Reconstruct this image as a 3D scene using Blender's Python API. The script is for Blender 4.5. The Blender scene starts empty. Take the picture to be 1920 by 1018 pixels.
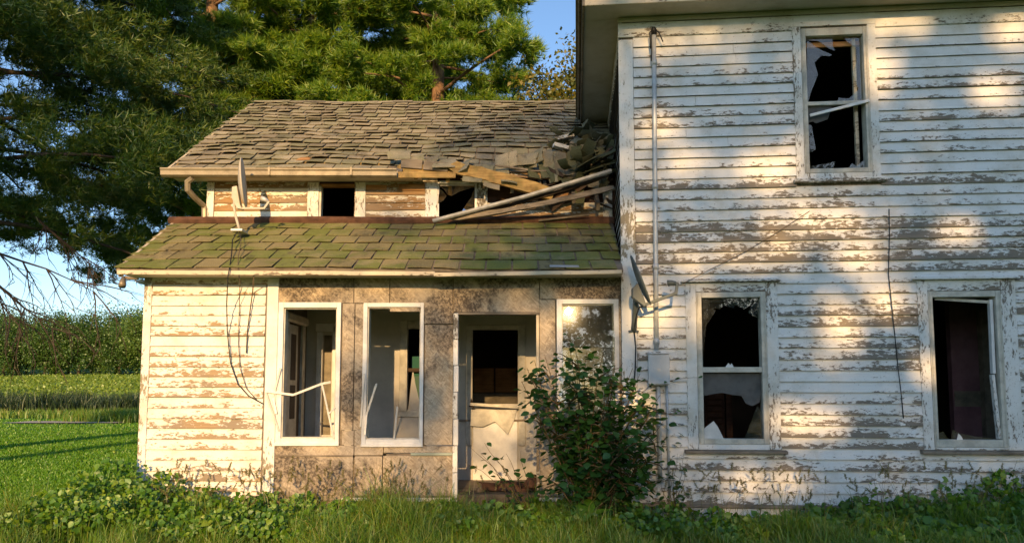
import bpy, math, random
import numpy as np
from mathutils import Vector, Matrix
C = bpy.context.scene.collection
sc = bpy.context.scene
random.seed(7)
rng = np.random.default_rng(7)
R_ = math.radians

# ------------------------------------------------------------------ camera, world, sun, exposure
FPX, PX0, PY0 = 1372.0, 960.0, 620.0          # focal length and principal point, in pixels of the 1920 wide photograph
TILT = R_(4.7)
CAM = Vector((0.0, -8.0, 1.45))
cam_d = bpy.data.cameras.new('camera')
cam = bpy.data.objects.new('camera', cam_d); C.objects.link(cam)
cam.location = CAM
cam.rotation_euler = (R_(90) + TILT, 0, 0)
cam_d.sensor_width = 36.0
cam_d.lens = FPX / 1920 * 36.0
cam_d.shift_y = (PY0 - 509.0) / 1920.0
cam_d.clip_end = 3000
sc.camera = cam

SUN = Vector((-0.045, -0.962, 0.270)).normalized()   # towards the sun: behind the camera, low
world = bpy.data.worlds.new('World'); sc.world = world
world.use_nodes = True
wn = world.node_tree.nodes; wl = world.node_tree.links
bg = wn['Background']
sky = wn.new('ShaderNodeTexSky'); sky.sky_type = 'NISHITA'
sky.sun_disc = False
sky.sun_elevation = math.asin(SUN.z)
sky.sun_rotation = math.atan2(SUN.x, SUN.y)
sky.altitude = 250; sky.air_density = 1.0; sky.dust_density = 0.6; sky.ozone_density = 2.8
wl.new(sky.outputs[0], bg.inputs[0])
bg.inputs[1].default_value = 0.15
sun_d = bpy.data.lights.new('sun', 'SUN')
sun_d.energy = 4.2; sun_d.angle = R_(0.55); sun_d.color = (1.0, 0.63, 0.28)
sun_o = bpy.data.objects.new('sun', sun_d); C.objects.link(sun_o)
sun_o.rotation_euler = SUN.to_track_quat('Z', 'Y').to_euler()
sun_o.location = (0, -20, 12)
vs = sc.view_settings
vs.view_transform = 'Standard'; vs.look = 'None'; vs.gamma = 1.0; vs.exposure = 0.7
vs.use_curve_mapping = False
sc.cycles.max_bounces = 6; sc.cycles.diffuse_bounces = 3; sc.cycles.transparent_max_bounces = 8
sc.cycles.use_denoising = True

# ------------------------------------------------------------------ measuring helpers
def ray(px, py):
    u = (px - PX0) / FPX; v = -(py - PY0) / FPX
    ct, st = math.cos(TILT), math.sin(TILT)
    return Vector((u, ct - st * v, st + ct * v))
class Frame:
    """local axes of a wall: x along it, y inwards, z up"""
    def __init__(s, ox, oy, th):
        s.o = Vector((ox, oy, 0)); s.c, s.s = math.cos(th), math.sin(th); s.th = th
    def w(s, x, y, z):
        return (s.o.x + x * s.c - y * s.s, s.o.y + x * s.s + y * s.c, z)
    def loc(s, p):
        dx, dy = p[0] - s.o.x, p[1] - s.o.y
        return Vector((dx * s.c + dy * s.s, -dx * s.s + dy * s.c, p[2]))
    def hit(s, px, py, Y):
        c = s.loc(CAM); d = ray(px, py)
        dl = Vector((d.x * s.c + d.y * s.s, -d.x * s.s + d.y * s.c, d.z))
        t = (Y - c.y) / dl.y
        return (c.x + t * dl.x, c.z + t * dl.z)
    def rect(s, x0, y0, x1, y1, Y):
        """pixel rectangle -> local x0,x1,z0,z1 on the plane Y"""
        ym, xm = (y0 + y1) / 2, (x0 + x1) / 2
        return (s.hit(x0, ym, Y)[0], s.hit(x1, ym, Y)[0], s.hit(xm, y1, Y)[1], s.hit(xm, y0, Y)[1])
W = Frame(0, 0, 0)                                    # the wing and porch
mx = 1.225
M = Frame(mx, 0.0, R_(-5.0))                          # the two storey front
MS = Frame(mx, 0.0, R_(-95.0))                        # its left side wall

# ------------------------------------------------------------------ objects
WLOC = {}
def reg(o, p):
    WLOC[o.name] = Vector(p)
def attach(o, parent, worldpos):
    o.parent = parent
    o.location = Vector(worldpos) - (WLOC[parent.name] if parent else Vector((0, 0, 0)))
    reg(o, worldpos)
def tag(o, label=None, cat=None, group=None, kind=None):
    if label: o['label'] = label
    if cat: o['category'] = cat
    if group: o['group'] = group
    if kind: o['kind'] = kind
    return o
def thing(name, label, cat, loc, group=None):
    o = bpy.data.objects.new(name, None); C.objects.link(o)
    o.empty_display_size = 0.2
    o.location = loc; reg(o, loc)
    return tag(o, label, cat, group)
def part_empty(name, parent, loc):
    o = bpy.data.objects.new(name, None); C.objects.link(o)
    o.empty_display_size = 0.1
    attach(o, parent, loc)
    return o
class MB:
    def __init__(s): s.v = []; s.f = []
    def add(s, vs, fs):
        b = len(s.v); s.v += [tuple(p) for p in vs]; s.f += [tuple(i + b for i in f) for f in fs]; return s
    def hexa(s, p):       # 4 bottom (ccw), 4 top
        return s.add(p, [(3, 2, 1, 0), (4, 5, 6, 7), (0, 1, 5, 4), (1, 2, 6, 5), (2, 3, 7, 6), (3, 0, 4, 7)])
    def box(s, x0, x1, y0, y1, z0, z1):
        if x0 > x1: x0, x1 = x1, x0
        if y0 > y1: y0, y1 = y1, y0
        if z0 > z1: z0, z1 = z1, z0
        return s.hexa([(x0, y0, z0), (x1, y0, z0), (x1, y1, z0), (x0, y1, z0), (x0, y0, z1), (x1, y0, z1), (x1, y1, z1), (x0, y1, z1)])
    def prism(s, poly, y0, y1):   # poly in (x,z)
        n = len(poly)
        vs = [(x, y0, z) for x, z in poly] + [(x, y1, z) for x, z in poly]
        fs = [tuple(range(n)), tuple(range(2 * n - 1, n - 1, -1))]
        fs += [(i, i + n, (i + 1) % n + n, (i + 1) % n) for i in range(n)]
        return s.add(vs, fs)
    def extrude(s, poly3, d):     # arbitrary planar polygon moved by d
        n = len(poly3); d = Vector(d)
        vs = [Vector(p) for p in poly3] + [Vector(p) + d for p in poly3]
        fs = [tuple(range(n)), tuple(range(2 * n - 1, n - 1, -1))]
        fs += [(i, i + n, (i + 1) % n + n, (i + 1) % n) for i in range(n)]
        return s.add(vs, fs)
    def beam(s, a, b, w, h, up=(0, 0, 1), tw=1.0):    # a plank from a to b: w across, h along 'up'
        a, b = Vector(a), Vector(b); d = (b - a).normalized()
        u = Vector(up); sd = d.cross(u).normalized(); u = sd.cross(d).normalized()
        q = []
        for p, k in ((a, 1.0), (b, tw)):
            q.append([p - sd * w * k / 2 - u * h * k / 2, p + sd * w * k / 2 - u * h * k / 2, p + sd * w * k / 2 + u * h * k / 2, p - sd * w * k / 2 + u * h * k / 2])
        return s.hexa([q[0][0], q[0][1], q[1][1], q[1][0], q[0][3], q[0][2], q[1][2], q[1][3]])
    def tube(s, pts, r, n=6):
        pts = [Vector(p) for p in pts]; m = len(pts)
        rs = r if isinstance(r, (list, tuple)) else [r] * m
        b = len(s.v); prev = None
        for i, p in enumerate(pts):
            d = (pts[min(i + 1, m - 1)] - pts[max(i - 1, 0)])
            if d.length < 1e-9: d = Vector((0, 0, 1))
            d.normalize()
            if prev is None:
                u = d.orthogonal().normalized()
            else:
                u = (prev - d * prev.dot(d))
                u = u.normalized() if u.length > 1e-6 else d.orthogonal().normalized()
            prev = u; w = d.cross(u)
            for k in range(n):
                a = 2 * math.pi * k / n
                s.v.append(tuple(p + (u * math.cos(a) + w * math.sin(a)) * rs[i]))
        for i in range(m - 1):
            for k in range(n):
                k2 = (k + 1) % n
                s.f.append((b + i * n + k, b + i * n + k2, b + (i + 1) * n + k2, b + (i + 1) * n + k))
        s.f.append(tuple(b + k for k in range(n - 1, -1, -1)))
        s.f.append(tuple(b + (m - 1) * n + k for k in range(n)))
        return s
    def build(s, name, mat, parent=None, frame=None, smooth=False, bevel=0.0, label=None, kind=None):
        P = [Vector(frame.w(*p)) if frame else Vector(p) for p in s.v]
        lo = Vector([min(p[i] for p in P) for i in range(3)]); hi = Vector([max(p[i] for p in P) for i in range(3)])
        c = (lo + hi) / 2
        if parent is None: c.z = lo.z
        me = bpy.data.meshes.new(name)
        me.from_pydata([tuple(p - c) for p in P], [], s.f)
        me.materials.append(mat)
        if smooth:
            me.polygons.foreach_set('use_smooth', [True] * len(me.polygons))
        o = bpy.data.objects.new(name, me); C.objects.link(o)
        if parent: attach(o, parent, c)
        else: o.location = c; reg(o, c)
        if bevel:
            m = o.modifiers.new('bevel', 'BEVEL'); m.width = bevel; m.segments = 1; m.limit_method = 'ANGLE'
        if label: o['label'] = label
        if kind: o['kind'] = kind
        return o
def np_obj(name, V, F, mat, parent=None, origin=(0, 0, 0), kind=None, smooth=False):
    V = np.asarray(V, dtype=np.float32) - np.asarray(origin, dtype=np.float32)
    F = np.asarray(F, dtype=np.int32)
    me = bpy.data.meshes.new(name)
    k = F.shape[1]
    me.vertices.add(len(V)); me.vertices.foreach_set('co', V.ravel())
    me.loops.add(F.size); me.loops.foreach_set('vertex_index', F.ravel())
    me.polygons.add(len(F)); me.polygons.foreach_set('loop_start', np.arange(0, F.size, k, dtype=np.int32))
    if smooth: me.polygons.foreach_set('use_smooth', np.ones(len(F), dtype=bool))
    me.update(calc_edges=True)
    me.materials.append(mat)
    o = bpy.data.objects.new(name, me); C.objects.link(o)
    if parent: attach(o, parent, origin)
    else: o.location = origin; reg(o, origin)
    if kind: o['kind'] = kind
    return o

# ------------------------------------------------------------------ materials
class NT:
    def __init__(s, name):
        s.m = bpy.data.materials.new(name); s.m.use_nodes = True
        s.n = s.m.node_tree.nodes; s.l = s.m.node_tree.links
        s.n.clear()
        s.out = s.n.new('ShaderNodeOutputMaterial')
    def new(s, t, **kw):
        x = s.n.new(t)
        for k, v in kw.items(): setattr(x, k, v)
        return x
    def put(s, sock, v):
        if isinstance(v, bpy.types.NodeSocket): s.l.new(v, sock)
        elif v is not None: sock.default_value = v
    def pos(s): return s.new('ShaderNodeNewGeometry').outputs['Position']
    def gen(s): return s.new('ShaderNodeTexCoord').outputs['Generated']
    def rand(s): return s.new('ShaderNodeObjectInfo').outputs['Random']
    def island(s): return s.new('ShaderNodeNewGeometry').outputs['Random Per Island']
    def map(s, v, scale=(1, 1, 1), rot=(0, 0, 0), loc=(0, 0, 0)):
        x = s.new('ShaderNodeMapping'); s.put(x.inputs[0], v)
        x.inputs['Scale'].default_value = scale; x.inputs['Rotation'].default_value = rot; x.inputs['Location'].default_value = loc
        return x.outputs[0]
    def noise(s, v, scale=5, detail=4, rough=0.5, dist=0.0, out=0):
        x = s.new('ShaderNodeTexNoise'); s.put(x.inputs['Vector'], v)
        x.inputs['Scale'].default_value = scale; x.inputs['Detail'].default_value = detail; x.inputs['Roughness'].default_value = rough; x.inputs['Distortion'].default_value = dist
        return x.outputs[out]
    def math(s, op, a, b=0.0, c=None, clamp=False):
        x = s.new('ShaderNodeMath', operation=op, use_clamp=clamp)
        s.put(x.inputs[0], a); s.put(x.inputs[1], b)
        if c is not None: s.put(x.inputs[2], c)
        return x.outputs[0]
    def rng(s, v, a, b, c=0.0, d=1.0, smooth=True):
        x = s.new('ShaderNodeMapRange', interpolation_type='SMOOTHSTEP' if smooth else 'LINEAR')
        s.put(x.inputs[0], v)
        for i, q in enumerate((a, b, c, d)): s.put(x.inputs[i + 1], q)
        return x.outputs[0]
    def mix(s, f, a, b, blend='MIX'):
        x = s.new('ShaderNodeMix', data_type='RGBA', blend_type=blend)
        s.put(x.inputs[0], f)
        for i, q in ((6, a), (7, b)):
            s.put(x.inputs[i], (*q, 1) if isinstance(q, tuple) and len(q) == 3 else q)
        return x.outputs[2]
    def ramp(s, f, stops, interp='LINEAR'):
        x = s.new('ShaderNodeValToRGB'); s.put(x.inputs[0], f); r = x.color_ramp; r.interpolation = interp
        while len(r.elements) < len(stops): r.elements.new(0.5)
        for e, (p, col) in zip(r.elements, stops): e.position = p; e.color = (*col, 1)
        return x.outputs[0]
    def sep(s, v, i):
        x = s.new('ShaderNodeSeparateXYZ'); s.put(x.inputs[0], v); return x.outputs[i]
    def bump(s, h, strength=0.5, dist=0.01):
        x = s.new('ShaderNodeBump'); s.put(x.inputs['Height'], h)
        x.inputs['Strength'].default_value = strength; x.inputs['Distance'].default_value = dist
        return x.outputs[0]
    def bsdf(s, col, rough=0.7, normal=None, metal=0.0, spec=0.3):
        x = s.new('ShaderNodeBsdfPrincipled')
        s.put(x.inputs['Base Color'], (*col, 1) if isinstance(col, tuple) and len(col) == 3 else col)
        s.put(x.inputs['Roughness'], rough); s.put(x.inputs['Metallic'], metal)
        x.inputs['Specular IOR Level'].default_value = spec
        if normal is not None: s.put(x.inputs['Normal'], normal)
        s.l.new(x.outputs[0], s.out.inputs[0])
        return x

def m_paint(name, th=0.57, axis='x', white=(0.74, 0.73, 0.69), wood=((0.27, 0.225, 0.165), (0.15, 0.125, 0.095)), clean_top=False, A=0.28, B=0.14, Cc=0.16, sc1=5.0):
    t = NT(name); p = t.pos(); g = t.gen(); r = t.rand()
    st = {'x': (1, 1, 2.6), 'z': (2.6, 2.6, 1)}[axis]
    jit = t.math('MULTIPLY', r, 7.0)
    cmb = t.new('ShaderNodeCombineXYZ'); t.put(cmb.inputs[0], jit); t.put(cmb.inputs[1], jit); t.put(cmb.inputs[2], 0.0)
    va = t.new('ShaderNodeVectorMath', operation='ADD'); t.put(va.inputs[0], p); t.put(va.inputs[1], cmb.outputs[0])
    pv = va.outputs[0]
    n1 = t.math('ADD', t.math('MULTIPLY', t.noise(t.map(pv, st), sc1, 4, 0.6), 0.38), t.math('MULTIPLY', t.noise(t.map(pv, st), sc1 * 3.2, 7, 0.7), 0.62))
    n2 = t.noise(p, 0.8, 2, 0.5)
    v = t.math('MULTIPLY_ADD', t.math('SUBTRACT', n2, 0.5), A, n1)
    v = t.math('MULTIPLY_ADD', t.math('SUBTRACT', r, 0.5), B, v)
    gz = t.sep(g, 2 if axis == 'x' else 0)
    v = t.math('MULTIPLY_ADD', t.math('SUBTRACT', 0.5, gz), Cc, v)
    if clean_top:
        v = t.math('ADD', v, t.rng(t.sep(p, 2), 4.2, 5.0, 0.0, -0.09, False))
    mask = t.rng(v, th, th + 0.025)
    thin = t.rng(v, th - 0.05, th + 0.0)
    grain = t.noise(t.map(p, (2, 2, 60) if axis == 'x' else (60, 60, 2)), 3, 5, 0.6)
    wcol = t.ramp(grain, [(0.3, wood[1]), (0.7, wood[0])])
    wcol = t.mix(t.rng(t.noise(p, 2.3, 3), 0.4, 0.7), wcol, t.mix(0.5, wcol, (0.20, 0.19, 0.17)))
    dirt = t.noise(p, 3.0, 6, 0.65)
    pcol = t.mix(t.rng(dirt, 0.42, 0.75), white, tuple(c * f for c, f in zip(white, (0.78, 0.75, 0.68))))
    pcol = t.mix(t.math('MULTIPLY', thin, 0.28), pcol, (0.45, 0.40, 0.32))
    speck = t.rng(t.noise(p, 55, 2, 0.5), 0.68, 0.72)
    pcol = t.mix(t.math('MULTIPLY', speck, 0.55), pcol, (0.22, 0.19, 0.15))
    col = t.mix(mask, pcol, wcol)
    h = t.math('SUBTRACT', t.math('MULTIPLY', grain, 0.25), mask)
    t.bsdf(col, t.rng(mask, 0, 1, 0.5, 0.85), t.bump(h, 0.7, 0.0025), spec=0.25)
    return t.m
def m_wood(name, c1, c2, axis='x', rough=0.85, green=0.0):
    t = NT(name); p = t.pos()
    st = {'x': (2, 30, 30), 'z': (30, 30, 2), 'y': (30, 2, 30)}[axis]
    g = t.noise(t.map(p, st), 1.3, 6, 0.65, 0.3)
    col = t.ramp(g, [(0.3, c2), (0.68, c1)])
    st2 = t.rng(t.noise(p, 5, 5, 0.6), 0.45, 0.7)
    col = t.mix(t.math('MULTIPLY', st2, 0.55), col, tuple(c * 0.45 for c in c2))
    if green: col = t.mix(t.math('MULTIPLY', t.rng(t.noise(p, 7, 4), 0.45, 0.65), green), col, (0.09, 0.10, 0.03))
    t.bsdf(col, rough, t.bump(g, 0.6, 0.004), spec=0.2)
    return t.m
def m_plain(name, col, rough=0.8, var=0.25, scale=4, metal=0.0, bump=0.2, spec=0.3):
    t = NT(name); p = t.pos()
    n = t.noise(p, scale, 6, 0.6)
    c = t.mix(t.rng(n, 0.35, 0.7), col, tuple(x * (1 - var) for x in col))
    n2 = t.noise(p, scale * 9, 4, 0.6)
    c = t.mix(t.math('MULTIPLY', t.rng(n2, 0.5, 0.75), 0.5 * var), c, tuple(x * 0.4 for x in col))
    t.bsdf(c, rough, t.bump(n2, bump, 0.002), metal, spec)
    return t.m
def m_osb(name):
    t = NT(name); p = t.pos(); r = t.rand()
    cols = None
    for i, (a, sx, sz) in enumerate(((0.15, 16, 75), (1.0, 15, 66), (-0.75, 17, 70))):
        q = t.map(t.map(p, (1, 1, 1), (0, a, 0), (0.37 * i, 0, 0.61 * i)), (sx, 0.0, sz))
        vz = t.new('ShaderNodeTexVoronoi'); t.put(vz.inputs['Vector'], q); vz.inputs['Scale'].default_value = 1.0
        k = t.sep(vz.outputs['Color'], 0)
        c = t.ramp(k, [(0.0, (0.32, 0.245, 0.16)), (0.5, (0.44, 0.35, 0.24)), (1.0, (0.58, 0.47, 0.33))])
        cols = c if cols is None else t.mix(t.rng(t.sep(vz.outputs['Color'], 1), 0.45, 0.5), cols, c)
    grey = t.rng(t.noise(p, 1.6, 4, 0.6), 0.35, 0.65)
    cols = t.mix(t.math('MULTIPLY', grey, 0.5), cols, (0.40, 0.36, 0.31))
    n = t.noise(p, 2.1, 9, 0.72, 0.4); nb = t.noise(p, 0.9, 2)
    v = t.math('ADD', n, t.math('MULTIPLY', t.math('SUBTRACT', nb, 0.5), 0.8))
    v = t.math('ADD', v, t.math('MULTIPLY', t.math('SUBTRACT', r, 0.5), 0.12))
    mould = t.rng(v, 0.445, 0.6)
    fine = t.rng(t.noise(t.map(p, (1, 1, 1)), 38, 4, 0.7), 0.38, 0.6)
    mould = t.math('MULTIPLY', mould, t.math('MULTIPLY_ADD', fine, 0.6, 0.4))
    cols = t.mix(t.math('MULTIPLY', mould, 0.92), cols, (0.062, 0.05, 0.042))
    t.bsdf(cols, 0.85, t.bump(t.sep(cols, 0), 0.6, 0.004), spec=0.15)
    return t.m
def m_shingle(name, warm, island=False, dk=1.0):
    t = NT(name); p = t.pos(); r = t.island() if island else t.rand()
    if warm: base = t.ramp(r, [(0, (0.22, 0.185, 0.085)), (0.35, (0.30, 0.25, 0.12)), (0.7, (0.25, 0.235, 0.095)), (1, (0.34, 0.29, 0.15))])
    else: base = t.ramp(r, [(0, (0.23, 0.20, 0.14)), (0.3, (0.39, 0.34, 0.235)), (0.65, (0.30, 0.275, 0.185)), (0.85, (0.48, 0.42, 0.30)), (1, (0.19, 0.175, 0.135))])
    moss = t.math('ADD', t.noise(p, 1.7, 6, 0.65), t.math('MULTIPLY', t.math('SUBTRACT', r, 0.5), 0.25))
    base = t.mix(t.math('MULTIPLY', t.rng(moss, 0.42, 0.62), 0.8 if warm else 0.45), base, (0.15, 0.185, 0.035) if warm else (0.15, 0.165, 0.07))
    lich = t.rng(t.noise(t.map(p, (1, .6, .6)), 3.2, 8, 0.75), 0.53, 0.66)
    base = t.mix(t.math('MULTIPLY', lich, 0.6), base, (0.055, 0.05, 0.038))
    gr = t.noise(p, 160, 2, 0.5)
    base = t.mix(t.rng(gr, 0.4, 0.7, 0.0, 0.55), base, (0.06, 0.055, 0.045))
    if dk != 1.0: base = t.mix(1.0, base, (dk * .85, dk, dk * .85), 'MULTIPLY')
    t.bsdf(base, 0.92, t.bump(t.math('ADD', gr, t.noise(p, 25, 4)), 0.7, 0.006), spec=0.12)
    return t.m
def m_leaf(name, cols, trans=0.35, rough=0.5, gloss=0.06, tcol=None):
    t = NT(name); r = t.island()
    k = len(cols)
    c = t.ramp(r, [(i / max(k - 1, 1), q) for i, q in enumerate(cols)])
    big = t.noise(t.pos(), 0.9, 2)
    c = t.mix(t.rng(big, 0.35, 0.65, 0.0, 0.35), c, t.mix(1.0, c, (0.62, 0.72, 0.7), 'MULTIPLY'))
    d = t.new('ShaderNodeBsdfDiffuse'); t.put(d.inputs[0], c)
    tr = t.new('ShaderNodeBsdfTranslucent'); t.put(tr.inputs[0], t.mix(1.0, c, tcol or (1.0, 1.15, 0.5), 'MULTIPLY'))
    mx_ = t.new('ShaderNodeMixShader'); mx_.inputs[0].default_value = trans
    t.l.new(d.outputs[0], mx_.inputs[1]); t.l.new(tr.outputs[0], mx_.inputs[2])
    gl = t.new('ShaderNodeBsdfGlossy'); gl.inputs['Roughness'].default_value = rough; gl.inputs[0].default_value = (0.8, 0.9, 0.8, 1)
    m2 = t.new('ShaderNodeMixShader'); m2.inputs[0].default_value = gloss
    t.l.new(mx_.outputs[0], m2.inputs[1]); t.l.new(gl.outputs[0], m2.inputs[2])
    t.l.new(m2.outputs[0], t.out.inputs[0])
    return t.m
def m_glass(name, dust=0.06, rough=0.0, haze=0.0, mult=1.5):
    t = NT(name)
    fr = t.new('ShaderNodeFresnel'); fr.inputs[0].default_value = 1.5
    f2 = t.math('MULTIPLY', fr.outputs[0], mult, clamp=True)
    tr = t.new('ShaderNodeBsdfTransparent'); tr.inputs[0].default_value = (0.86, 0.9, 0.88, 1)
    gl = t.new('ShaderNodeBsdfGlossy'); gl.inputs['Roughness'].default_value = rough
    a = t.new('ShaderNodeMixShader'); t.put(a.inputs[0], f2); t.l.new(tr.outputs[0], a.inputs[1]); t.l.new(gl.outputs[0], a.inputs[2])
    g2 = t.new('ShaderNodeBsdfGlossy'); g2.inputs['Roughness'].default_value = 0.09
    a2 = t.new('ShaderNodeMixShader'); a2.inputs[0].default_value = haze; t.l.new(a.outputs[0], a2.inputs[1]); t.l.new(g2.outputs[0], a2.inputs[2]); a = a2
    d = t.new('ShaderNodeBsdfDiffuse'); d.inputs[0].default_value = (0.5, 0.5, 0.47, 1)
    b = t.new('ShaderNodeMixShader'); t.put(b.inputs[0], t.rng(t.noise(t.pos(), 14, 6, 0.7), 0.35, 0.8, dust * 0.3, dust * 2.2))
    t.l.new(a.outputs[0], b.inputs[1]); t.l.new(d.outputs[0], b.inputs[2]); t.l.new(b.outputs[0], t.out.inputs[0])
    return t.m
def m_ground(name, c1, c2, scale, bump=0.6, c3=None):
    t = NT(name); p = t.pos()
    n = t.noise(p, scale, 8, 0.65)
    c = t.ramp(n, [(0.3, c1), (0.7, c2)])
    if c3: c = t.mix(t.rng(t.noise(p, scale * 0.12, 4), 0.4, 0.65), c, c3)
    t.bsdf(c, 0.95, t.bump(n, bump, 0.05), spec=0.1)
    return t.m

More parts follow.
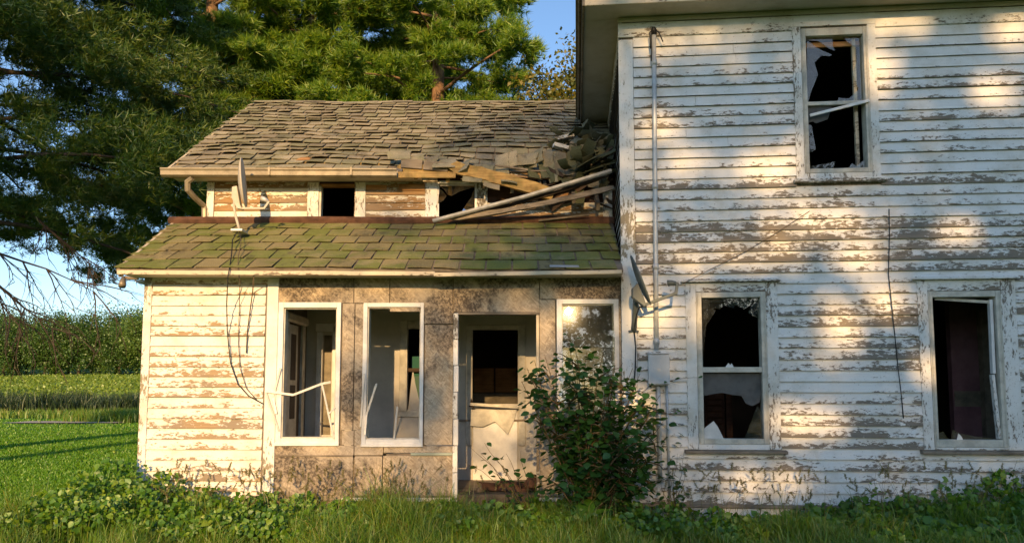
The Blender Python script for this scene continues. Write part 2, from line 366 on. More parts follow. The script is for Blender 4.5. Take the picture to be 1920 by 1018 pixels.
MAT = dict(
    clap=m_paint('peeling white clapboard paint', 0.562, clean_top=True),
    clap_p=m_paint('peeling cream clapboard paint', 0.562, wood=((0.42, 0.30, 0.17), (0.27, 0.19, 0.11)), white=(0.78, 0.74, 0.65)),
    clap_u=m_paint('weathered upper clapboard paint', 0.50, wood=((0.42, 0.26, 0.12), (0.22, 0.13, 0.06)), white=(0.76, 0.70, 0.58), B=0.22),
    trim=m_paint('chipped white trim paint', 0.565, 'z', A=0.35, B=0.12, Cc=0.05, sc1=6),
    trim_h=m_paint('chipped white board paint', 0.565, 'x', A=0.35, B=0.12, Cc=0.1, sc1=6),
    trim_bad=m_paint('badly peeled trim paint', 0.52, 'z', A=0.3, B=0.1, Cc=0.05, sc1=7),
    corner=m_paint('peeled corner board paint', 0.56, 'z', wood=((0.36, 0.31, 0.20), (0.22, 0.18, 0.12)), A=0.7, B=0.1, Cc=0.05, sc1=5),
    soffit=m_paint('grimy beige soffit paint', 0.73, 'x', white=(0.50, 0.46, 0.38), A=0.3, B=0.1, Cc=0),
    fascia=m_paint('cream fascia paint', 0.59, 'x', white=(0.58, 0.50, 0.36), wood=((0.30, 0.23, 0.14), (0.16, 0.12, 0.08)), A=0.4),
    frame=m_plain('white window frame', (0.78, 0.77, 0.74), 0.4, 0.2, 6),
    frame2=m_plain('dirty cream sash', (0.60, 0.57, 0.48), 0.5, 0.35, 7),
    osb=m_osb('weathered strand board'),
    wood_y=m_wood('rotten yellow wood', (0.50, 0.34, 0.13), (0.26, 0.16, 0.06), green=0.35),
    wood_g=m_wood('grey weathered wood', (0.30, 0.25, 0.19), (0.14, 0.115, 0.085)),
    wood_gz=m_wood('grey weathered post', (0.30, 0.25, 0.19), (0.14, 0.115, 0.085), 'z'),
    wood_o=m_wood('orange bare board', (0.46, 0.25, 0.10), (0.26, 0.13, 0.05)),
    wood_d=m_wood('dark old timber', (0.09, 0.06, 0.04), (0.04, 0.028, 0.02)),
    wood_b=m_wood('brown shutter wood', (0.10, 0.05, 0.03), (0.05, 0.026, 0.017)),
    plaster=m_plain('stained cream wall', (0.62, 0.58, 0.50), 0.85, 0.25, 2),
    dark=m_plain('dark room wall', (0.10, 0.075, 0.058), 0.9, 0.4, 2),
    purple=m_plain('faded purple plaster', (0.32, 0.17, 0.18), 0.9, 0.35, 4),
    plaster_b=m_plain('bare brown plaster', (0.27, 0.235, 0.17), 0.95, 0.45, 7, bump=0.7),
    metal=m_plain('dull painted metal', (0.58, 0.57, 0.54), 0.45, 0.2, 5, 0.3),
    gutter=m_plain('tan gutter metal', (0.30, 0.255, 0.18), 0.45, 0.35, 6, 0.2),
    galv=m_plain('grey galvanised pipe', (0.50, 0.53, 0.54), 0.45, 0.25, 8, 0.2),
    boxgrey=m_plain('pale grey box paint', (0.50, 0.52, 0.52), 0.5, 0.15, 6),
    dish1=m_plain('beige dish paint', (0.52, 0.47, 0.38), 0.5, 0.15, 5),
    dish2=m_plain('dark grey dish paint', (0.11, 0.13, 0.128), 0.5, 0.2, 5),
    rust=m_plain('rusty flashing', (0.13, 0.065, 0.04), 0.85, 0.5, 9, bump=0.5),
    black=m_plain('black cable', (0.02, 0.02, 0.02), 0.5, 0.2, 9),
    cord=m_plain('brown cord', (0.12, 0.09, 0.06), 0.7, 0.2, 9),
    shing_p=m_shingle('mossy brown shingles', True),
    shing_u=m_shingle('grey weathered shingles', False),
    shing_d=m_shingle('shade darkened torn shingles', False, dk=0.42),  # same grey shingles, darkened for the eave shade over the fallen heap
    under=m_plain('shadow dark bare board edge', (0.07, 0.058, 0.045), 0.95, 0.3, 9),  # bare underside, darkened to draw the shadow line below each clapboard
    shing_i=m_shingle('grey weathered upper shingles', False, True),
    glass=m_glass('dusty old glass', 0.03, 0.0, 0.0004),
    glassd=m_glass('dirty shard glass', 0.035, mult=1.0),
    cloth=m_plain('grey rag curtain', (0.11, 0.11, 0.105), 0.9, 0.3, 9),
    paper=m_plain('white torn paper', (0.68, 0.67, 0.63), 0.9, 0.15, 9),
    stone=m_plain('rough brown foundation stone', (0.13, 0.105, 0.075), 0.95, 0.5, 8, bump=0.9),
    clay=m_plain('rusty brown clay', (0.10, 0.048, 0.028), 0.8, 0.4, 9),
    bark=m_wood('pine bark', (0.34, 0.21, 0.12), (0.15, 0.09, 0.055), 'z', 0.95),
    bark_d=m_wood('dark bark', (0.10, 0.075, 0.055), (0.045, 0.035, 0.028), 'z', 0.95),
    twig=m_wood('brown twig', (0.16, 0.12, 0.06), (0.08, 0.06, 0.03), 'z', 0.9),
    pine=m_leaf('pine needles', [(0.055, 0.15, 0.007), (0.12, 0.23, 0.009), (0.20, 0.31, 0.012), (0.30, 0.36, 0.016)], 0.3),
    spruce=m_leaf('dark conifer needles', [(0.024, 0.075, 0.008), (0.06, 0.125, 0.008), (0.15, 0.18, 0.010)], 0.25),
    yellow=m_leaf('yellowing leaves', [(0.07, 0.10, 0.01), (0.14, 0.14, 0.012), (0.24, 0.17, 0.015), (0.10, 0.12, 0.012)], 0.35),
    wood1=m_leaf('far wood leaves', [(0.03, 0.085, 0.010), (0.055, 0.125, 0.012), (0.09, 0.155, 0.016)], 0.25),
    wood2=m_leaf('far wood dark leaves', [(0.025, 0.07, 0.010), (0.04, 0.10, 0.012), (0.06, 0.125, 0.016)], 0.25),
    wood3=m_leaf('far wood pale leaves', [(0.07, 0.14, 0.016), (0.10, 0.18, 0.02), (0.14, 0.20, 0.024)], 0.25),
    shade=m_leaf('yard tree leaves', [(0.03, 0.05, 0.01), (0.05, 0.08, 0.014)], 0.25),
    bush=m_leaf('dark bush leaves', [(0.018, 0.07, 0.014), (0.032, 0.10, 0.018), (0.055, 0.135, 0.02)], 0.3, 0.4, 0.06),
    weed=m_leaf('broad weed leaves', [(0.035, 0.11, 0.008), (0.08, 0.20, 0.009), (0.13, 0.27, 0.010), (0.24, 0.33, 0.014)], 0.35),
    grass=m_leaf('tall grass blades', [(0.06, 0.16, 0.008), (0.11, 0.23, 0.010), (0.17, 0.27, 0.014), (0.24, 0.22, 0.035)], 0.35),
    lawnb=m_leaf('lawn blades', [(0.07, 0.23, 0.006), (0.12, 0.30, 0.007), (0.20, 0.34, 0.010)], 0.35),
    seed=m_leaf('dry seed heads', [(0.22, 0.17, 0.06), (0.16, 0.15, 0.045), (0.30, 0.22, 0.09)], 0.3),
    corn=m_leaf('dark tall crop', [(0.02, 0.042, 0.012), (0.03, 0.058, 0.015)], 0.25),
    bean=m_leaf('pale crop leaves', [(0.12, 0.20, 0.010), (0.17, 0.25, 0.012), (0.22, 0.27, 0.014)], 0.3),
    soil=m_ground('lawn ground', (0.03, 0.085, 0.006), (0.06, 0.15, 0.008), 3.0, 0.6, (0.05, 0.13, 0.008)),
    field=m_ground('crop field ground', (0.09, 0.13, 0.012), (0.13, 0.165, 0.018), 1.2, 0.6, (0.12, 0.14, 0.02)),
    gravel=m_ground('pale gravel', (0.36, 0.31, 0.24), (0.50, 0.44, 0.36), 20),
)
# ------------------------------------------------------------------ the setting: ground, field, path
def hgt(x, y):
    h = 0.0
    if y > 45: h = (y - 45) * 0.046
    if y > 150: h = 4.83 + (y - 150) * 0.06
    return h
def sheet(name, xs, ys, mat, dz=0.0, jitter=0.0):
    V = []; F = []
    for y in ys:
        for x in xs: V.append((x, y, hgt(x, y) + dz + (rng.random() - .5) * jitter))
    n = len(xs)
    for j in range(len(ys) - 1):
        for i in range(n - 1): F.append((j * n + i, j * n + i + 1, (j + 1) * n + i + 1, (j + 1) * n + i))
    o = np_obj(name, V, F, mat, smooth=True); o['kind'] = 'structure'
    return o
sheet('ground', np.linspace(-400, 400, 81), np.concatenate([np.linspace(-300, 44, 44), np.linspace(45, 160, 24), np.linspace(180, 700, 14)]), MAT['soil'])
sheet('crop_field', np.linspace(-160, 60, 60), np.linspace(46, 141, 40), MAT['field'], 0.03, 0.05)
sheet('gravel_path', np.linspace(-22.6, -17.6, 6), [24.6, 25.6, 26.6], MAT['gravel'], 0.05)

# ------------------------------------------------------------------ the farmhouse
HOUSE = thing('farmhouse', 'abandoned white two storey farmhouse with peeling clapboards, broken windows and a collapsing wing roof', 'house', (0, 0, 0))
def P(px, py, F, Y):
    x, z = F.hit(px, py, Y); return (x, Y, z)
def box_px(mb, F, x0, y0, x1, y1, Ya, Yb):
    """box covering a pixel rectangle on its front plane Ya, going back to Yb"""
    a = F.rect(x0, y0, x1, y1, Ya); mb.box(a[0], a[1], Ya, Yb, a[2], a[3]); return a
def cut(iv, holes):
    out = [iv]
    for a, b in holes:
        nx = []
        for x0, x1 in out:
            if b <= x0 or a >= x1: nx.append((x0, x1))
            else:
                if a > x0: nx.append((x0, a))
                if b < x1: nx.append((b, x1))
        out = nx
    return [(a, b) for a, b in out if b - a > 0.02]
def holed_wall(mb, x0, x1, z0, z1, Y0, Y1, holes):
    zs = sorted({z0, z1, *[z for h in holes for z in (h[2], h[3]) if z0 < z < z1]})
    for a, b in zip(zs, zs[1:]):
        m = (a + b) / 2
        for s, e in cut((x0, x1), [(h[0], h[1]) for h in holes if h[2] < m < h[3]]):
            mb.box(s, e, Y0, Y1, a, b)
def clapboards(F, x0, x1, z0, z1, n, Y, holes, parent, mat, split=0.25, rough=0.002, proud=0.024, missing=()):
    e = (z1 - z0) / n
    for i in range(n):
        za = z0 + i * e; zb = za + e
        hs = [(h[0], h[1]) for h in holes if h[2] < zb - 0.35 * e and h[3] > za + 0.35 * e]
        segs = []
        for a, b in cut((x0, x1), hs):
            if b - a > 1.6 and random.random() < split:
                q = a + (b - a) * random.uniform(0.3, 0.7); segs += [(a, q - 0.0015), (q + 0.0015, b)]
            else: segs.append((a, b))
        for a, b in segs:
            if any(m[0] < (a + b) / 2 < m[1] and m[2] < (za + zb) / 2 < m[3] for m in missing): continue
            k = max(1, int((b - a) / 0.30)); mb = MB(); vs = []
            d = random.uniform(-0.003, 0.003); pr_ = proud + random.uniform(-0.004, 0.005)
            t1, t2 = random.uniform(-rough, rough) * 1.5, random.uniform(-rough, rough) * 1.5
            for j in range(k + 1):
                u = j / k; x = a + (b - a) * u
                zl = za - 0.004 + d + t1 * (1 - u) + t2 * u + random.uniform(-rough, rough)
                yb = Y - pr_ - random.uniform(0, 0.003)
                vs += [(x, yb, zl), (x, Y - 0.004, zb), (x, Y + 0.001, zb), (x, yb + 0.016, zl + .004)]
            fs = []
            for j in range(k):
                p = j * 4
                for c in range(4):
                    c2 = (c + 1) % 4
                    fs.append((p + c, p + c2, p + 4 + c2, p + 4 + c))
            fs.append((0, 3, 2, 1)); q = k * 4; fs.append((q, q + 1, q + 2, q + 3))
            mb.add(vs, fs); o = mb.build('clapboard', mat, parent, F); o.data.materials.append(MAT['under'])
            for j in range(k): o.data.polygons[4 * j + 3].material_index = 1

# ---- main block, front wall (frame M)
zb_main = M.hit(1320, 942, 0)[1]; zt_main = M.hit(1320, 66, 0)[1]
xR = 7.6                                                     # the wall goes on past the frame
zsof = M.hit(1300, 31, 0)[1]                                 # soffit level
WIN = {  # casing, frame, opening in photograph pixels
    'u': dict(cas=(1488, 50, 1645, 336), fr=(1504, 54, 1629, 325), op=(1513, 68, 1621, 317)),
    'l': dict(cas=(1287, 530, 1460, 842), fr=(1307, 548, 1438, 832), op=(1317, 558, 1428, 822)),
    'r': dict(cas=(1724, 525, 1909, 843), fr=(1744, 546, 1881, 838), op=(1752, 557, 1871, 824)),
}
for w in WIN.values():
    for k in ('cas', 'fr', 'op'): w['L' + k] = M.rect(*w[k], 0.0)
holes = [w['Lcas'] for w in WIN.values()]
ops = [w['Lfr'] for w in WIN.values()]
mb = MB(); holed_wall(mb, 0.02, xR, -0.25, zsof + 0.1, 0.004, 0.10, ops)
FRONT = mb.build('front_wall', MAT['wood_gz'], HOUSE, M)
cb = M.rect(1170, 60, 1192, 938, 0)
clapboards(M, cb[1] + 0.004, xR, zb_main, zt_main, 44, 0.0, holes, FRONT, MAT['clap'])
z0c = zb_main - 0.02
mb = MB().box(-0.022, cb[1], -0.024, 0.0, z0c, zt_main - 0.03); mb.build('corner_board', MAT['corner'], FRONT, M, bevel=0.003)
# frieze and bed moulding, cut for the upper window casing
uc = WIN['u']['Lcas']
for a, b in cut((-0.022, xR), [(uc[0], uc[1])]):
    MB().box(a, b, -0.026, 0.0, zt_main, zsof - 0.06).build('frieze_board', MAT['trim_h'], FRONT, M, bevel=0.003)
MB().box(uc[0], uc[1], -0.026, 0.0, uc[3] + 0.002, zsof - 0.06).build('frieze_board', MAT['trim_h'], FRONT, M)
MB().prism([(-0.03, zsof - 0.058), (xR, zsof - 0.058), (xR, zsof - 0.004), (-0.03, zsof - 0.004)], -0.055, -0.0265).build('moulding', MAT['soffit'], FRONT, M, bevel=0.012)
# skirt below the siding
MB().box(-0.02, xR, -0.05, -0.0195, zb_main - 0.045, zb_main - 0.008).build('drip_board', MAT['wood_g'], FRONT, M, bevel=0.004)
for i in range(4):
    MB().box(0.35, xR, -0.012 + 0.002 * i, 0.0035, zb_main - 0.05 - 0.11 * (i + 1), zb_main - 0.054 - 0.11 * i).build('skirt_board', MAT['clap'], FRONT, M)

def win_part(w, kind):
    c, fr, op = w['Lcas'], w['Lfr'], w['Lop']
    mb = MB()   # outer frame of four lengths, mitred look
    mb.box(fr[0], op[0], -0.030, 0.10, fr[2], fr[3]); mb.box(op[1], fr[1], -0.030, 0.10, fr[2], fr[3])
    mb.box(op[0] + .001, op[1] - .001, -0.028, 0.10, fr[2], op[2]); mb.box(op[0] + .001, op[1] - .001, -0.028, 0.10, op[3], fr[3])
    for s, x0, x1 in ((0, fr[0] + 0.012, fr[0] + 0.02), (1, fr[1] - 0.02, fr[1] - 0.012)):
        mb.box(x0, x1, -0.038, -0.029, fr[2] + 0.012, fr[3] - 0.012)
    win = mb.build('window', MAT['frame2'], HOUSE, M, bevel=0.003)
    mm = MAT['trim_bad'] if kind == 'r' else MAT['trim']
    top = fr[3] + 0.005
    MB().box(c[0], fr[0] - .002, -0.027, 0.0, c[2], c[3]).build('casing', mm, win, M, bevel=0.003)
    MB().box(fr[1] + .002, c[1], -0.0272, 0.0, c[2], c[3]).build('casing', mm, win, M, bevel=0.003)
    if kind != 'u':
        MB().box(fr[0], fr[1], -0.025, 0.0, top, c[3] - 0.002).build('casing', MAT['trim_h'], win, M, bevel=0.003)
        MB().box(c[0] - 0.05, c[1] + 0.03, -0.075, 0.0, c[3] + 0.002, c[3] + 0.022).build('head_cap', MAT['trim_h'], win, M, bevel=0.004)
        MB().box(c[0] - 0.02, c[1] + 0.01, -0.05, -0.0005, c[3] + 0.0225, c[3] + 0.042).build('head_cap', MAT['trim_h'], win, M, bevel=0.006)
        MB().hexa([(c[0] - .04, -0.085, c[2] - .042), (c[1] + .05, -0.085, c[2] - .042), (c[1] + .05, 0.0, c[2] - .042), (c[0] - .04, 0.0, c[2] - .042),
                   (c[0] - .04, -0.085, c[2] - .012), (c[1] + .05, -0.085, c[2] - .012), (c[1] + .05, 0.0, c[2] - .003), (c[0] - .04, 0.0, c[2] - .003)]).build('sill', MAT['wood_g'], win, M, bevel=0.003)
    else:
        MB().box(c[0] - .035, c[1] + .05, -0.07, 0.0, c[2] - .045, c[2] - .002).build('sill', MAT['trim_h'], win, M, bevel=0.006)
    MB().box(fr[0], fr[1], -0.022, 0.0, c[2], fr[2] - 0.002).build('casing', mm if kind != 'r' else MAT['trim_h'], win, M)
    return win
def shard(win, pts, F, Y, mat=None, name='glass_shard', th=0.003, tilt=0.0):
    q = [P(px, py, F, Y) for px, py in pts]
    zt = max(p[2] for p in q)
    q = [(x, y - tilt * (zt - z), z) for x, y, z in q]
    MB().extrude(q, (0, th, 0)).build(name, mat or MAT['glassd'], win, F)
WU = win_part(WIN['u'], 'u')
b = M.rect(1513, 191, 1621, 198, 0.01); o = WIN['u']['Lop']
MB().box(o[0], o[1], -0.012, 0.03, b[2], b[3]).build('meeting_rail', MAT['frame2'], WU, M, bevel=0.003)
a_, b_ = P(1519, 217, M, -0.03), P(1630, 189, M, -0.045)
MB().beam(a_, b_, 0.02, 0.032).build('broken_sash_bar', MAT['frame'], WU, M, bevel=0.003)
MB().box(o[1] - 0.085, o[1] - 0.05, 0.06, 0.10, o[2], o[3]).build('inner_sash_stile', MAT['fascia'], WU, M)
MB().box(o[0], o[1], 0.07, 0.10, o[3] - 0.09, o[3] - 0.035).build('inner_sash_rail', MAT['wood_o'], WU, M)
shard(WU, [(1513, 68), (1560, 68), (1562, 88), (1566, 96), (1555, 92), (1535, 78), (1516, 76)], M, 0.02)
shard(WU, [(1513, 76), (1535, 92), (1560, 103), (1556, 106), (1540, 105), (1527, 118), (1534, 140), (1520, 175), (1516, 190), (1513, 190)], M, 0.022)
shard(WU, [(1578, 68), (1621, 68), (1621, 190), (1570, 191), (1572, 184), (1592, 185), (1600, 178), (1610, 168), (1598, 138), (1606, 118), (1605, 90), (1590, 80)], M, 0.024)
shard(WU, [(1513, 200), (1560, 200), (1552, 224), (1530, 232), (1524, 228), (1513, 232)], M, 0.022, MAT['cloth'])
shard(WU, [(1513, 232), (1522, 236), (1530, 280), (1513, 290)], M, 0.022)
shard(WU, [(1513, 317), (1520, 312), (1566, 303), (1562, 317)], M, 0.022)
shard(WU, [(1590, 317), (1597, 306), (1606, 312), (1621, 300), (1621, 317)], M, 0.02)
WL = win_part(WIN['l'], 'l')
b = M.rect(1317, 688, 1428, 698, 0.0); o = WIN['l']['Lop']
MB().box(o[0], o[1], -0.018, 0.03, b[2], b[3]).build('meeting_rail', MAT['frame2'], WL, M, bevel=0.003)
xs = [1317, 1335, 1340, 1352, 1362, 1378, 1384, 1400, 1406, 1414, 1418, 1428]
shard(WL, [(1317, 558), (1428, 558), (1428, 650), (1424, 640), (1426, 600), (1402, 586), (1414, 566), (1404, 574), (1396, 580), (1378, 571), (1376, 578), (1356, 573), (1350, 580), (1336, 577), (1342, 582), (1334, 596), (1324, 610), (1321, 640), (1319, 690), (1317, 690)], M, 0.02)
shard(WL, [(1360, 688), (1366, 680), (1369, 684), (1372, 681), (1376, 688)], M, 0.02, MAT['paper'])
shard(WL, [(1318, 700), (1426, 699), (1427, 735), (1424, 754), (1410, 761), (1398, 756), (1390, 742), (1372, 740), (1354, 736), (1340, 738), (1319, 742)], M, 0.035, MAT['cloth'], 'torn_curtain', 0.004, 0.03)
shard(WL, [(1320, 822), (1320, 803), (1338, 789), (1346, 800), (1357, 822)], M, 0.02, MAT['paper'], 'torn_paper')
shard(WL, [(1396, 822), (1420, 760), (1428, 770), (1428, 822)], M, 0.022)
WR = win_part(WIN['r'], 'r')
o = WIN['r']['Lop']
MB().beam(P(1753, 560, M, 0.04), P(1862, 567, M, 0.04), 0.03, 0.03).build('top_sash_rail', MAT['frame2'], WR, M)
MB().beam(P(1856, 562, M, 0.03), P(1862, 700, M, 0.03), 0.03, 0.05, (0, 1, 0)).build('sash_stile', MAT['frame'], WR, M)
MB().beam(P(1860, 702, M, 0.03), P(1873, 822, M, 0.03), 0.03, 0.05, (0, 1, 0)).build('sash_stile', MAT['trim_bad'], WR, M)
shard(WR, [(1756, 824), (1760, 812), (1768, 808), (1778, 822), (1781, 824)], M, 0.02)
shard(WR, [(1783, 824), (1786, 805), (1800, 812), (1830, 818), (1862, 822), (1862, 824)], M, 0.026)
shard(WR, [(1794, 824), (1797, 812), (1803, 818), (1806, 824)], M, 0.012, MAT['paper'])

# ---- rooms behind the front wall
IN = part_empty('interior', HOUSE, M.w(3, 2, 1.5))
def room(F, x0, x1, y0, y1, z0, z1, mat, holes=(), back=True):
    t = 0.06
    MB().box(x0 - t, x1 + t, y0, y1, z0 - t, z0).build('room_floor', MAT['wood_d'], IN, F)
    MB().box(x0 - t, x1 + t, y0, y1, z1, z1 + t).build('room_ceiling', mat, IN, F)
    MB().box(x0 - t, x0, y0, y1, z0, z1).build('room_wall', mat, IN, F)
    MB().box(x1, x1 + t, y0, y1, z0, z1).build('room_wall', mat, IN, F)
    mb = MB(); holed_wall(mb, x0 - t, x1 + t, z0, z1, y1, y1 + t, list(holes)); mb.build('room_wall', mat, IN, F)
slit = M.rect(1779, 600, 1800, 790, 4.6)
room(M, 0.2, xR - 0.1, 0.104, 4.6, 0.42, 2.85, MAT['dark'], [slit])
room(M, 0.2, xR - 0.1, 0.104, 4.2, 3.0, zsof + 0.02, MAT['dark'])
mb = MB(); a = M.rect(1322, 725, 1358, 830, 1.3); mb.box(a[0], a[1], 1.3, 1.33, a[2] - .3, a[3]);
SH = mb.build('shutter', MAT['wood_b'], IN, M)
for i in range(14):
    z = a[3] - 0.02 - i * 0.075
    MB().hexa([(a[0] + .03, 1.27, z - .05), (a[1] - .03, 1.27, z - .05), (a[1] - .03, 1.28, z - .05), (a[0] + .03, 1.28, z - .05), (a[0] + .03, 1.295, z), (a[1] - .03, 1.295, z), (a[1] - .03, 1.2995, z), (a[0] + .03, 1.2995, z)]).build('slat', MAT['wood_b'], SH, M)
a = M.rect(1362, 725, 1373, 830, 1.25); MB().box(a[0], a[1], 1.25, 1.33, a[2] - .3, a[3]).build('door_post', MAT['wood_b'], IN, M)
a = M.rect(1785, 560, 1836, 840, 1.2); MB().box(a[0], a[1], 1.2, 1.3, 0.425, 2.845).build('partition', MAT['purple'], IN, M)
c2 = M.rect(1790, 733, 1836, 762, 1.195); MB().box(c2[0], a[1], 1.19, 1.1995, c2[2], c2[3]).build('bare_patch', MAT['plaster_b'], IN, M)
d = M.rect(1836, 560, 1866, 840, 1.1); MB().box(a[1] + 0.002, d[1] + .3, 1.1, 1.3, 0.425, 2.845).build('partition', MAT['plaster_b'], IN, M)

# ---- main block, left side wall, eaves and roof
SIDE = MB().box(-8.0, -0.0205, 0.024, 0.12, -0.25, zsof + 0.1).build('side_wall', MAT['wood_gz'], HOUSE, MS)
clapboards(MS, -8.0, -0.11, zb_main, zt_main, 44, 0.02, [], SIDE, MAT['clap'], 0.0)
MB().box(-0.105, -0.025, -0.004, 0.02, z0c, zt_main - 0.03).build('corner_board', MAT['corner'], SIDE, MS)
MB().box(-8.0, -0.025, -0.006, 0.02, zt_main, zsof - 0.003).build('frieze_board', MAT['trim_h'], SIDE, MS)
EAVE = part_empty('eaves', HOUSE, M.w(2, 0, zsof))
oF, oL = 0.36, 0.40
zf = zsof + 0.0
MB().box(-oL, xR, -oF, 0.0, zf, zf + 0.025).build('soffit', MAT['soffit'], EAVE, M)
MB().box(-oL, 0.02, 0.002, 8.0, zf, zf + 0.025).build('soffit', MAT['soffit'], EAVE, M)
MB().box(-oL - 0.002, xR, -oF - 0.03, -oF - 0.001, zf - 0.03, zf + 0.17).build('fascia', MAT['fascia'], EAVE, M, bevel=0.004)
MB().box(-oL - 0.03, -oL - 0.003, -oF - 0.03, 8.0, zf - 0.03, zf + 0.17).build('fascia', MAT['wood_g'], EAVE, M, bevel=0.004)
MB().box(-oL - 0.06, xR, -oF - 0.075, -oF - 0.031, zf + 0.09, zf + 0.17).build('fascia_moulding', MAT['fascia'], EAVE, M, bevel=0.015)
MB().box(-oL - 0.075, -oL - 0.031, -oF - 0.03, 8.0, zf + 0.09, zf + 0.17).build('fascia_moulding', MAT['wood_g'], EAVE, M, bevel=0.015)
zr = zf + 0.172
A0, B0, C0, D0 = (-oL - .1, -oF - .1, zr), (xR + .4, -oF - .1, zr), (xR + .4, 8.3, zr), (-oL - .1, 8.3, zr)
E0, F0 = (3.6, 3.95, zr + 2.3), (xR - 2.0, 3.95, zr + 2.3)
mb = MB().add([A0, B0, C0, D0, E0, F0], [(0, 1, 5, 4), (1, 2, 5), (2, 3, 4, 5), (3, 0, 4), (3, 2, 1, 0)])
mb.build('main_roof', MAT['shing_u'], HOUSE, M)
MB().box(xR - 0.1, xR, 0.104, 8.0, -0.25, zsof).build('side_wall', MAT['clap'], HOUSE, M)
MB().box(0.1, xR - 0.1, 7.9, 8.0, 2.9, zsof).build('back_wall', MAT['clap'], HOUSE, M)

# ------------------------------------------------------------------ wing and porch (frame W)
YP, YB, YU = 0.10, 1.5, 1.5            # porch front, porch back wall, upper wall
zfl = W.hit(930, 928, YP)[1]           # porch floor
zpt = W.hit(700, 520, YP)[1]           # top of the porch wall
xl = W.hit(266, 690, YP)[0]            # left end of the porch
xr = mx - 0.02
PORCH = part_empty('porch', HOUSE, (-1.4, 0.1, 1.2))
# left closed part: sheathing, clapboards, corner board, right trim
cbx = W.rect(256, 520, 280, 900, YP); tr = W.rect(498, 520, 519, 930, YP)
MB().box(xl + .02, tr[1] - .01, YP + .004, YP + .1, -0.1, zpt).build('sheathing', MAT['wood_gz'], PORCH, W)
LEFTW = MB().box(cbx[1], tr[0] - 0.03, YP - 0.004, YP + 0.0035, -0.08, 0.10).build('porch_wall', MAT['clap_p'], HOUSE, W)
zpl0 = W.hit(400, 940, YP)[1]; zpl1 = W.hit(400, 534, YP)[1]
clapboards(W, cbx[1] + .003, tr[0] - 0.022, zpl0, zpl1, 21, YP, [], LEFTW, MAT['clap_p'], 0.0, 0.003)
MB().box(cbx[1], tr[0], YP - .02, YP + .003, zpl1 + .003, zpt).build('frieze_board', MAT['clap_p'], LEFTW, W)
MB().box(xl, cbx[1], YP - .024, YP + .003, -0.05, zpt - .002).build('corner_board', MAT['corner'], LEFTW, W, bevel=.003)
MB().box(tr[0], tr[1], YP - .028, YP + .003, -0.05, zpt - .002).build('trim_board', MAT['corner'], LEFTW, W, bevel=.003)
MB().box(tr[0] - .02, tr[0] - .002, YP - .012, YP + .003, 0.0, zpt - .004).build('trim_board', MAT['wood_gz'], LEFTW, W)
MB().box(xl - 0.0, xl + .02, YP + .004, 8.0, -0.1, zpt).build('left_side_wall', MAT['clap_p'], HOUSE, W)

# strand board panels
OSBW = MB().box(tr[1], xr, YP + .075, YP + .085, zpt - .06, zpt).build('panel_wall', MAT['wood_g'], HOUSE, W)
PAN = [(520, 521, 663, 568), (520, 569, 527, 834), (641, 569, 663, 806), (664.5, 521, 730, 568), (664.5, 569.5, 684, 806), (731.5, 521, 849, 584),
       (796, 569, 849, 607), (796, 609, 849, 834), (850.5, 521, 1011, 585), (1012.5, 520, 1164, 560.5), (1012, 562, 1042, 935), (1154, 562, 1166, 850),
       (507, 835, 663, 853), (507, 855, 661, 936), (664.5, 836, 718, 853), (664.5, 855, 716, 932), (719.5, 836, 849, 848), (718, 854, 849, 932), (641, 807, 663, 834), (664.5, 807, 680, 835), (1043, 850, 1166, 940), (730, 569, 795, 569.6)]
for i, q in enumerate(PAN[:-1]):
    mb = MB(); dy = random.uniform(-.004, .004)
    box_px(mb, W, *q, YP - .008 + dy, YP + .006 + dy)
    mb.build('strand_board_panel', MAT['osb'], OSBW, W, bevel=.0015)
for q in [(660, 521, 668, 936), (846, 521, 853, 590), (727, 521, 735, 570), (1015, 521, 1023, 562), (712, 836, 724, 932), (520, 566, 530, 836), (638, 566, 646, 836), (790, 566, 800, 836)]:
    mb = MB(); box_px(mb, W, *q, YP + .02, YP + .07); mb.build('stud', MAT['wood_g'], OSBW, W)
mb = MB(); box_px(mb, W, 505, 850, 850, 857, YP + .02, YP + .07); mb.build('stud', MAT['wood_g'], OSBW, W)
mb = MB(); box_px(mb, W, 770, 848.5, 849, 853.5, YP - .035, YP - .014); mb.build('ledge_strip', m_plain('pale green strip', (0.42, 0.47, 0.36), .6), OSBW, W, bevel=.003)
mb = MB(); box_px(mb, W, 505, 853, 662, 855.5, YP - .02, YP - .013); mb.build('ledge_strip', MAT['wood_g'], OSBW, W)
mb = MB(); box_px(mb, W, 640, 933, 1165, 940, YP - .05, YP + .05); mb.build('base_board', MAT['trim_h'], OSBW, W, bevel=.003)
for q in ((505, 938, 716, 985), (719, 941, 850, 985)):
    mb = MB(); box_px(mb, W, *q, YP + .0, YP + .02); mb.build('strand_board_panel', MAT['osb'], OSBW, W)

